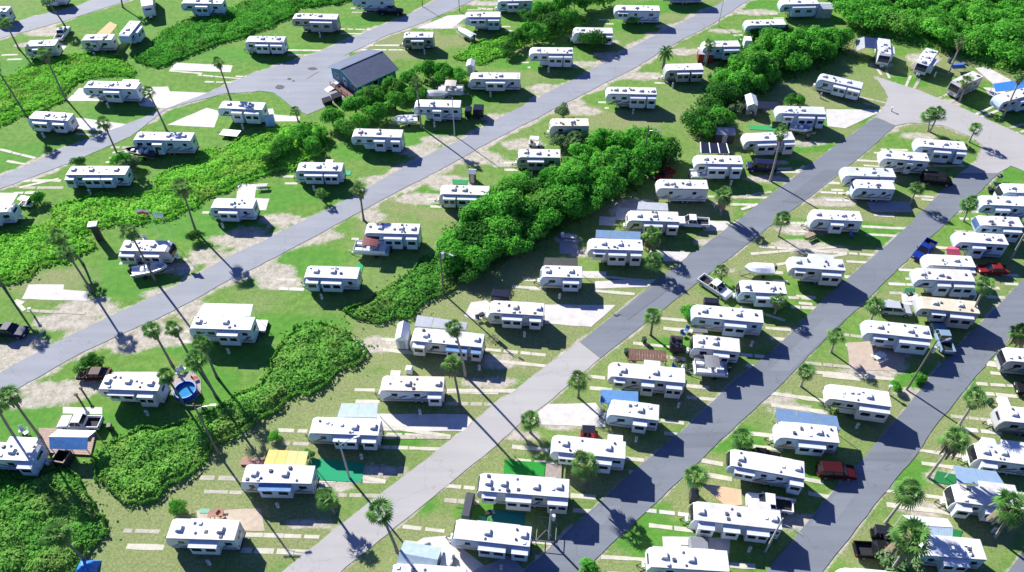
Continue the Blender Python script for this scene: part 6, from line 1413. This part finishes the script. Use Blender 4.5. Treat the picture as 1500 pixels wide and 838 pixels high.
    pts3 = np.concatenate([np.stack([X,Y,z],1), np.array(side)]); nrm3 = np.concatenate([nr, np.array(sn)])
    tint = np.clip(np.concatenate([tt, r.uniform(.2,.6,len(side))])*.75+r.uniform(-.22,.3,len(pts3)),0,1)
    # a dense inner body so that no bare ground shows through
    gx_ = np.arange(x0,x1,.9); gy_ = np.arange(y0,y1,.9); A_, B_ = np.meshgrid(gx_,gy_); a_, b_ = A_.ravel(), B_.ravel(); dd = dist(a_,b_); ii = inside(a_,b_); hh, _ = height(a_,b_,dd)
    bz = np.where(ii, np.maximum(.05,hh*.62), .02); ok = ii & (dd > .35); bv = np.stack([a_,b_,bz],1); W2 = len(gx_); bf = []
    for j in range(len(gy_)-1):
        for i in range(W2-1):
            q = (j*W2+i, j*W2+i+1, (j+1)*W2+i+1, (j+1)*W2+i)
            if all(ok[c] for c in q): bf.append(q)
    me_ = leaves_mesh(name, pts3, nrm3, size, m, r, tint, (bv,bf,.4) if bf else None)
    o = link(name, me_); tag(o, label, 'undergrowth', 'thickets between the lots', 'stuff'); return o
thicket([(-8,120),(60,92),(110,80),(165,80),(193,92),(203,105),(195,112),(150,112),(112,121),(94,146),(70,160),(30,172),(-8,190)], 1.05, LEAF_VINE, 1, label='bright green vine thicket at the left edge above the building road')
thicket([(196,90),(235,52),(285,27),(330,13),(375,4),(420,-2),(480,-12),(515,-12),(513,2),(440,12),(400,38),(370,50),(310,68),(268,84),(230,100),(212,96)], 1.5, LEAF_TREE, 2, label='long dense green hedge running up to the top edge')
thicket([(668,87),(690,66),(735,54),(775,40),(790,25),(840,22),(865,30),(838,47),(778,62),(742,80),(720,91),(690,93)], 1.0, LEAF_VINE, 3, label='low bright vine growth below the tree strip at the top')
thicket([(472,184),(476,215),(455,237),(420,252),(400,250),(370,264),(330,281),(292,300),(240,322),(205,330),(150,332),(120,344),(140,360),(115,376),(60,394),(20,417),(-12,420),(-12,345),(40,336),(70,327),(76,306),(110,295),(150,287),(190,286),(222,281),(232,262),(256,246),(285,241),(300,226),(345,211),(390,191),(430,183)], 1.15, LEAF_VINE, 4, 15, label='long bright vine thicket between the building road and the middle road')
thicket([(503,456),(520,446),(560,426),(600,396),(620,377),(655,366),(690,388),(690,404),(652,430),(620,451),(590,468),(545,476),(515,470)], 1.35, LEAF_SHRUB, 5, label='low shrub thicket at the lower tip of the central grove')
thicket([(430,478),(470,475),(510,490),(541,515),(530,535),(500,546),(470,571),(420,592),(380,617),(330,651),(290,681),(255,716),(205,744),(165,726),(140,706),(138,680),(165,645),(220,630),(270,620),(310,605),(340,590),(370,570),(390,540),(410,505)], 1.5, LEAF_SHRUB, 6, 17, label='large dark green shrub thicket left of the pale road')
thicket([(-12,680),(30,702),(60,692),(92,690),(110,702),(130,722),(160,757),(150,792),(125,812),(112,850),(-20,860)], 1.5, LEAF_SHRUB, 7, 17, label='shrub thicket filling the bottom left corner')
thicket([(1040,70),(1100,55),(1180,40),(1240,50),(1242,80),(1200,100),(1150,118),(1120,140),(1090,140),(1075,165),(1050,195),(1010,195),(1000,180),(1030,140),(1040,110),(1060,90)], 1.4, LEAF_DARK, 8, 5, label='dark undergrowth below the grove beside the crossroad')
thicket([(650,345),(690,305),(740,275),(800,258),(850,222),(900,200),(985,205),(985,240),(930,270),(890,300),(840,325),(800,350),(760,375),(710,400),(670,395)], 1.2, LEAF_DARK, 9, 4, label='dark undergrowth below the central grove')
thicket([(1235,45),(1290,56),(1360,72),(1400,82),(1440,96),(1500,113),(1500,90),(1400,55),(1300,35)], 1.0, LEAF_SHRUB, 10, 6, label='low shrubs along the edge of the upper right wood')
for (x,y,R,lb) in ((441,197,2.4,'rounded bush at the right end of the long vine thicket, upper one'),(456,216,2.3,'rounded bush at the right tip of the long vine thicket, lower one'),(414,214,2.3,'darker bush inside the right part of the long vine thicket'),(395,235,2.0,'dusty bush near the lower right edge of the long vine thicket'),(468,196,1.8,'small bush at the very right end of the long vine thicket')):
    tree(x,y,R,lb,R*1.1,'bushes in the vine thicket',CROWND if 'dusty' in lb else CROWNS,'bush','bush')
# ---- the wood in the upper right corner reads as one mass of canopies
def woodland():
    w_ = G2([(1238,40),(1290,48),(1360,64),(1400,74),(1440,88),(1500,104),(1640,140),(1700,60),(1560,-60),(1300,-75),(1180,-40),(1212,5)]); w_ = [(p.x,p.y) for p in w_]; r = np.random.RandomState(5)
    x0,x1 = min(p[0] for p in w_), max(p[0] for p in w_); y0,y1 = min(p[1] for p in w_), max(p[1] for p in w_)
    A_, B_, C_ = [], [], []; k = 0; sp = []
    for _ in range(6000):
        x, y = r.uniform(x0,x1), r.uniform(y0,y1)
        if not inpoly(x,y,w_) or any((x-a)**2+(y-b)**2 < 3.3**2 for a,b in sp): continue
        sp.append((x,y)); k += 1
        R = r.uniform(2.3,4.2); p, n_, t_, _ = crown_pts(300+k, R, R*r.uniform(1.0,1.35), 1300, 9)
        A_.append(p+np.array([x,y,0])); B_.append(n_); C_.append(np.clip(t_*.8+r.uniform(-.15,.3),0,1))
    pp = np.concatenate(A_)
    me_ = leaves_mesh('woodland', pp, np.concatenate(B_), .24, LEAF_TREE, r, np.concatenate(C_)); o = link('woodland', me_); tag(o, 'dense dark green wood filling the upper right corner', 'woodland', None, 'stuff')
woodland()
# ---- palms
def fan_crown(seed, n=30, R=1.45, droop=.5):
    r = random.Random(seed); V_, F_, T_ = [], [], []
    def quad(a,b,c,d,t):
        k = len(V_); V_.extend([a,b,c,d]); F_.append((k,k+1,k+2,k+3)); T_.append(t)
    for i in range(n):
        az = i*2.399+r.uniform(-.2,.2); el = math.radians(82-112*(i/n)**.9+r.uniform(-8,8)); t = r.uniform(.15,.95)
        d = Vector((math.cos(az)*math.cos(el),math.sin(az)*math.cos(el),math.sin(el))); Rk = R*r.uniform(.80,1.10); pl = Rk*(r.uniform(.12,.25) if i < 3 else r.uniform(.36,.54)); o = Vector((0,0,.12)); p = o+d*pl
        sd = d.cross(Vector((0,0,1))); sd = sd.normalized() if sd.length > .05 else Vector((1,0,0)); up = sd.cross(d)
        quad(o-sd*.02, o+sd*.02, p+sd*.02, p-sd*.02, .1)
        fr = Rk*r.uniform(.46,.58); ns = 8; 
        for k in range(ns):
            a = (k-(ns-1)/2)/((ns-1)/2)*1.2; e = d*math.cos(a)+sd*math.sin(a); f = sd*math.cos(a)-d*math.sin(a)
            w_ = fr*.085; L1 = fr*(1-.12*abs(a)); dr = Vector((0,0,-1))*(L1*droop*(.25+.45*max(0,math.cos(el))))
            m1 = p+e*L1*.6+up*.02+dr*.25; tip = p+e*L1+dr
            quad(p-f*w_*.25, p+f*w_*.25, m1+f*w_+up*.03, m1-f*w_-up*.03, t); quad(m1-f*w_-up*.03, m1+f*w_+up*.03, tip+f*w_*.1, tip-f*w_*.1, t+.1)
    me_ = bpy.data.meshes.new('palm_crown'); me_.from_pydata([tuple(v) for v in V_], [], F_); me_.materials.append(FROND)
    a = me_.attributes.new('tint','FLOAT','FACE'); a.data.foreach_set('value', T_); me_.update(); return me_
FANS = [fan_crown(i, 25+2*(i%3), 1.55, .42+.12*(i%3)) for i in range(6)]
def skirt_mesh(seed, R=1.0, H=1.5, n=38):
    r = random.Random(seed); mb = MB()
    for i in range(n):
        az = i*2.399; h0 = r.uniform(-.5,.05); rad = R*r.uniform(.35,1)*(.45+.55*(1+h0)); ln = H*r.uniform(.5,1); w_ = r.uniform(.10,.2)
        d = Vector((math.cos(az),math.sin(az),0)); s = Vector((-d.y,d.x,0)); p0 = d*.1+Vector((0,0,h0)); p1 = d*rad*.8+Vector((0,0,h0-ln*.3)); p2 = d*rad+Vector((0,0,h0-ln))
        mb.add([p0-s*.03,p0+s*.03,p1+s*w_,p1-s*w_], [(0,1,2,3)], DEAD); mb.add([p1-s*w_,p1+s*w_,p2+s*w_*.4,p2-s*w_*.4], [(0,1,2,3)], DEAD)
    return mb.mesh('palm_skirt')
SKIRTS = [skirt_mesh(i,.75,1.1) for i in range(2)]+[skirt_mesh(9,1.25,1.7,70)]
def date_crown():
    r = random.Random(3); V_, F_, T_ = [], [], []
    for i in range(34):
        az = i*2.399; el = math.radians(78-95*(i/34)); t = r.uniform(.1,.8); L_ = 3.0*r.uniform(.85,1.1); prev = Vector((0,0,.2)); d = Vector((math.cos(az)*math.cos(el),math.sin(az)*math.cos(el),math.sin(el))); sd = Vector((-math.sin(az),math.cos(az),0))
        for k in range(7):
            nd = (d+Vector((0,0,-.13*k))).normalized(); nx = prev+nd*L_/7; w_ = .30*math.sin(math.pi*min(1,(k+1)/7.6))+.05
            for s in (-1,1):
                q = len(V_); V_.extend([prev, nx, nx+sd*s*w_+Vector((0,0,-.1)), prev+sd*s*w_*.9+Vector((0,0,-.1))]); F_.append((q,q+1,q+2,q+3)); T_.append(t)
            prev = nx; d = nd
    me_ = bpy.data.meshes.new('date_crown'); me_.from_pydata([tuple(v) for v in V_], [], F_); me_.materials.append(FROND); a = me_.attributes.new('tint','FLOAT','FACE'); a.data.foreach_set('value', T_); me_.update(); return me_
DATE = date_crown()
def crown_height(base, top):
    B = G(base); best = (1e9, 3)
    for i in range(10, 400):
        h = i*.05; q = proj(Vector((B.x,B.y,h))); e = abs(q[1]-top[1])
        if e < best[0]: best = (e,h)
    return best[1]
USED = {}
def palm(tx, ty, bx, by, sc=1.0, sk=0, label=None, hmax=20, pale=False, near=None):
    h = min(hmax, crown_height((bx,by),(tx,ty))); B = G((bx,by)); T_ = P(tx,ty,h); off = T_-B; off.z = 0
    if off.length > 1.5: off = off.normalized()*1.5
    rr = random.Random(int(bx*13+by*7)); root = empty('fan_palm', B)
    if not label:
        sz = 'short' if h < 3.6 else 'medium' if h < 6.2 else 'tall' if h < 9 else 'very tall'
        # name the palm by the nearest trailer that does not already carry the same wording
        c = sorted(RVS, key=lambda q: math.hypot(q[1][0]-bx, (q[1][1]-by)*1.3))
        for q in c[:4]:
            dx, dy = bx-q[1][0], by-q[1][1]; hw = 45
            side = 'left of' if dx < -hw*.8 else 'right of' if dx > hw*.8 else 'in front of' if dy > 0 else 'behind'
            label = '%s fan palm %s %s' % (sz, side, q[0])
            if label not in USED and not label.split(' ',1)[1] in [u.split(' ',1)[1] for u in USED]: break
    USED[label] = 1; tag(root, label, 'palm tree', 'palms of the park')
    mb = MB(); n = 6; pts = [Vector((off.x*(k/n)**1.3, off.y*(k/n)**1.3, h*k/n)) for k in range(n+1)]; r0 = .17 if h < 4 else .19; rs = [r0*1.3]+[r0*(1-.32*k/n) for k in range(1,n+1)]
    mb.path(pts, rs, PBARKL if pale else PBARK, 9); mb.build('trunk', root)
    cr = link('crown', FANS[rr.randrange(6)], root); cr.location = (off.x,off.y,h); cr.rotation_euler = (rr.uniform(-.12,.12),rr.uniform(-.12,.12),rr.uniform(0,6.28)); cr.scale = (sc,sc,sc)
    if sk:
        s_ = link('dead_leaf_skirt', SKIRTS[2] if sk == 2 else SKIRTS[rr.randrange(2)], root); s_.location = (off.x*.99,off.y*.99,h-.05); s_.scale = (sc,sc,sc)
    return root
for a in ((9,35,28,72,1.25,0),(65,80,97,146,1.2,1),(-8,96,36,166,1.1,1),(68,2,95,38,1.1,0),(320,92,339,149,.95,1),(218,136,244,191,1.0,0),(152,181,173,228,1.05,1),(176,-22,180,11,1.1,0),(433,164,437,178,.9,0),(610,122,617,187,1.0,1),
          (267,276,287,339,1.25,1),(84,349,121,386,1.2,1),(98,370,135,428,1.1,1),(190,340,228,412,1.1,1),(-32,358,5,420,1.1,1),(527,279,533,323,1.15,1),(469,283,473,294,.8,0),
          (224,484,252,535,1.05,1),(255,482,283,532,.95,1),(297,505,318,553,1.05,1),(287,528,317,582,1.2,0),(244,552,270,593,1.0,1),(16,581,60,642,1.2,1),(-8,590,25,645,1.1,1),(85,783,126,822,1.35,1),
          (666,481,682,551,1.0,1),(662,533,674,594,1.0,2),(479,731,490,753,1.1,1),(557,751,582,808,1.2,0),(777,616,777,634,1.1,0),(849,558,847,582,1.2,0),(957,464,953,491,1.15,0),
          (1040,65,1033,97,1.0,1),(1408,62,1389,108,1.05,1),(1416,120,1405,149,1.1,1),(1495,113,1469,171,1.05,1),(1362,170,1359,192,1.25,0),(1375,168,1362,193,1.2,0),(1429,189,1419,208,1.05,0),(1145,196,1128,265,1.1,1),
          (1061,287,1055,316,1.25,2),(957,346,955,366,1.35,2),(959,383,961,399,1.25,0),(1147,321,1140,346,1.1,0),(1057,399,1056,412,1.0,0),(1343,277,1333,298,1.05,0),(1421,300,1411,324,1.2,0),(1443,419,1416,472,1.1,0),(1512,322,1480,380,1.1,1),
          (1284,449,1275,470,1.1,1),(1225,493,1217,516,1.0,0),(1180,546,1173,566,1.0,0),(1141,442,1135,459,1.0,1),(1429,585,1404,624,1.2,1),(1497,488,1495,512,1.25,2),(1400,645,1359,699,1.35,2),(1332,720,1297,766,1.3,1),(1335,790,1302,840,1.75,2),(1484,744,1457,787,1.6,2),
          (857,680,855,711,1.35,1),(1019,699,1014,718,1.2,0),(1087,643,1082,660,1.2,0)):
    palm(*a, pale=a[0] > 1100 or a[5] == 1 and 600 < a[0] < 700)
# feather-leaved palm
r_ = empty('date_palm', G((971,100))); tag(r_, 'feather-leaved date palm left of a grey trailer beside the middle road', 'palm tree', 'palms of the park')
mb = MB(); mb.path([(0,0,0),(.05,.02,1.8),(.1,.03,3.6)],[.36,.30,.28],PBARK,10); mb.build('trunk', r_); cr = link('crown', DATE, r_); cr.location = (.1,.03,3.6); cr.scale = (.75,.75,.75)
# ================================================================ LIGHT, SKY, CAMERA
W_ = bpy.data.worlds.new('World'); S.world = W_; W_.use_nodes = True
nt = W_.node_tree; bg = nt.nodes['Background']; sky = nt.nodes.new('ShaderNodeTexSky')
sky.sky_type = 'NISHITA'; sky.sun_disc = False
SUN_EL, SUN_AZ = math.radians(32), math.atan2(-.66, .75)     # azimuth measured from +Y towards +X
sky.sun_elevation = SUN_EL; sky.sun_rotation = SUN_AZ; sky.air_density = 1.2; sky.dust_density = .6; sky.ozone_density = 3.0
tint = nt.nodes.new('ShaderNodeMixRGB'); tint.blend_type = 'MULTIPLY'; tint.inputs[0].default_value = 1; tint.inputs[2].default_value = (.52,.68,1.42,1)
nt.links.new(sky.outputs[0], tint.inputs[1]); nt.links.new(tint.outputs[0], bg.inputs['Color']); bg.inputs['Strength'].default_value = .05
sd = bpy.data.lights.new('sun', 'SUN'); sd.energy = 5.0; sd.angle = math.radians(.5); sd.color = (1,.97,.92)
so = bpy.data.objects.new('sun', sd); COL.objects.link(so)
tosun = Vector((math.cos(SUN_EL)*math.sin(SUN_AZ), math.cos(SUN_EL)*math.cos(SUN_AZ), math.sin(SUN_EL)))
so.rotation_euler = tosun.to_track_quat('Z','Y').to_euler(); so.location = tosun*150
cd = bpy.data.cameras.new('camera'); cam = bpy.data.objects.new('camera', cd); COL.objects.link(cam)
cam.location = (0,0,HCAM); cam.rotation_euler = (math.pi/2-PITCH,0,0)
cd.sensor_width = 36; cd.lens = 36*FPX/1500; cd.clip_end = 12000; cd.clip_start = .5
S.camera = cam
S.view_settings.view_transform = 'Standard'; S.view_settings.look = 'None'; S.view_settings.exposure = .92; S.view_settings.gamma = 1
S.cycles.max_bounces = 5; S.cycles.use_denoising = True
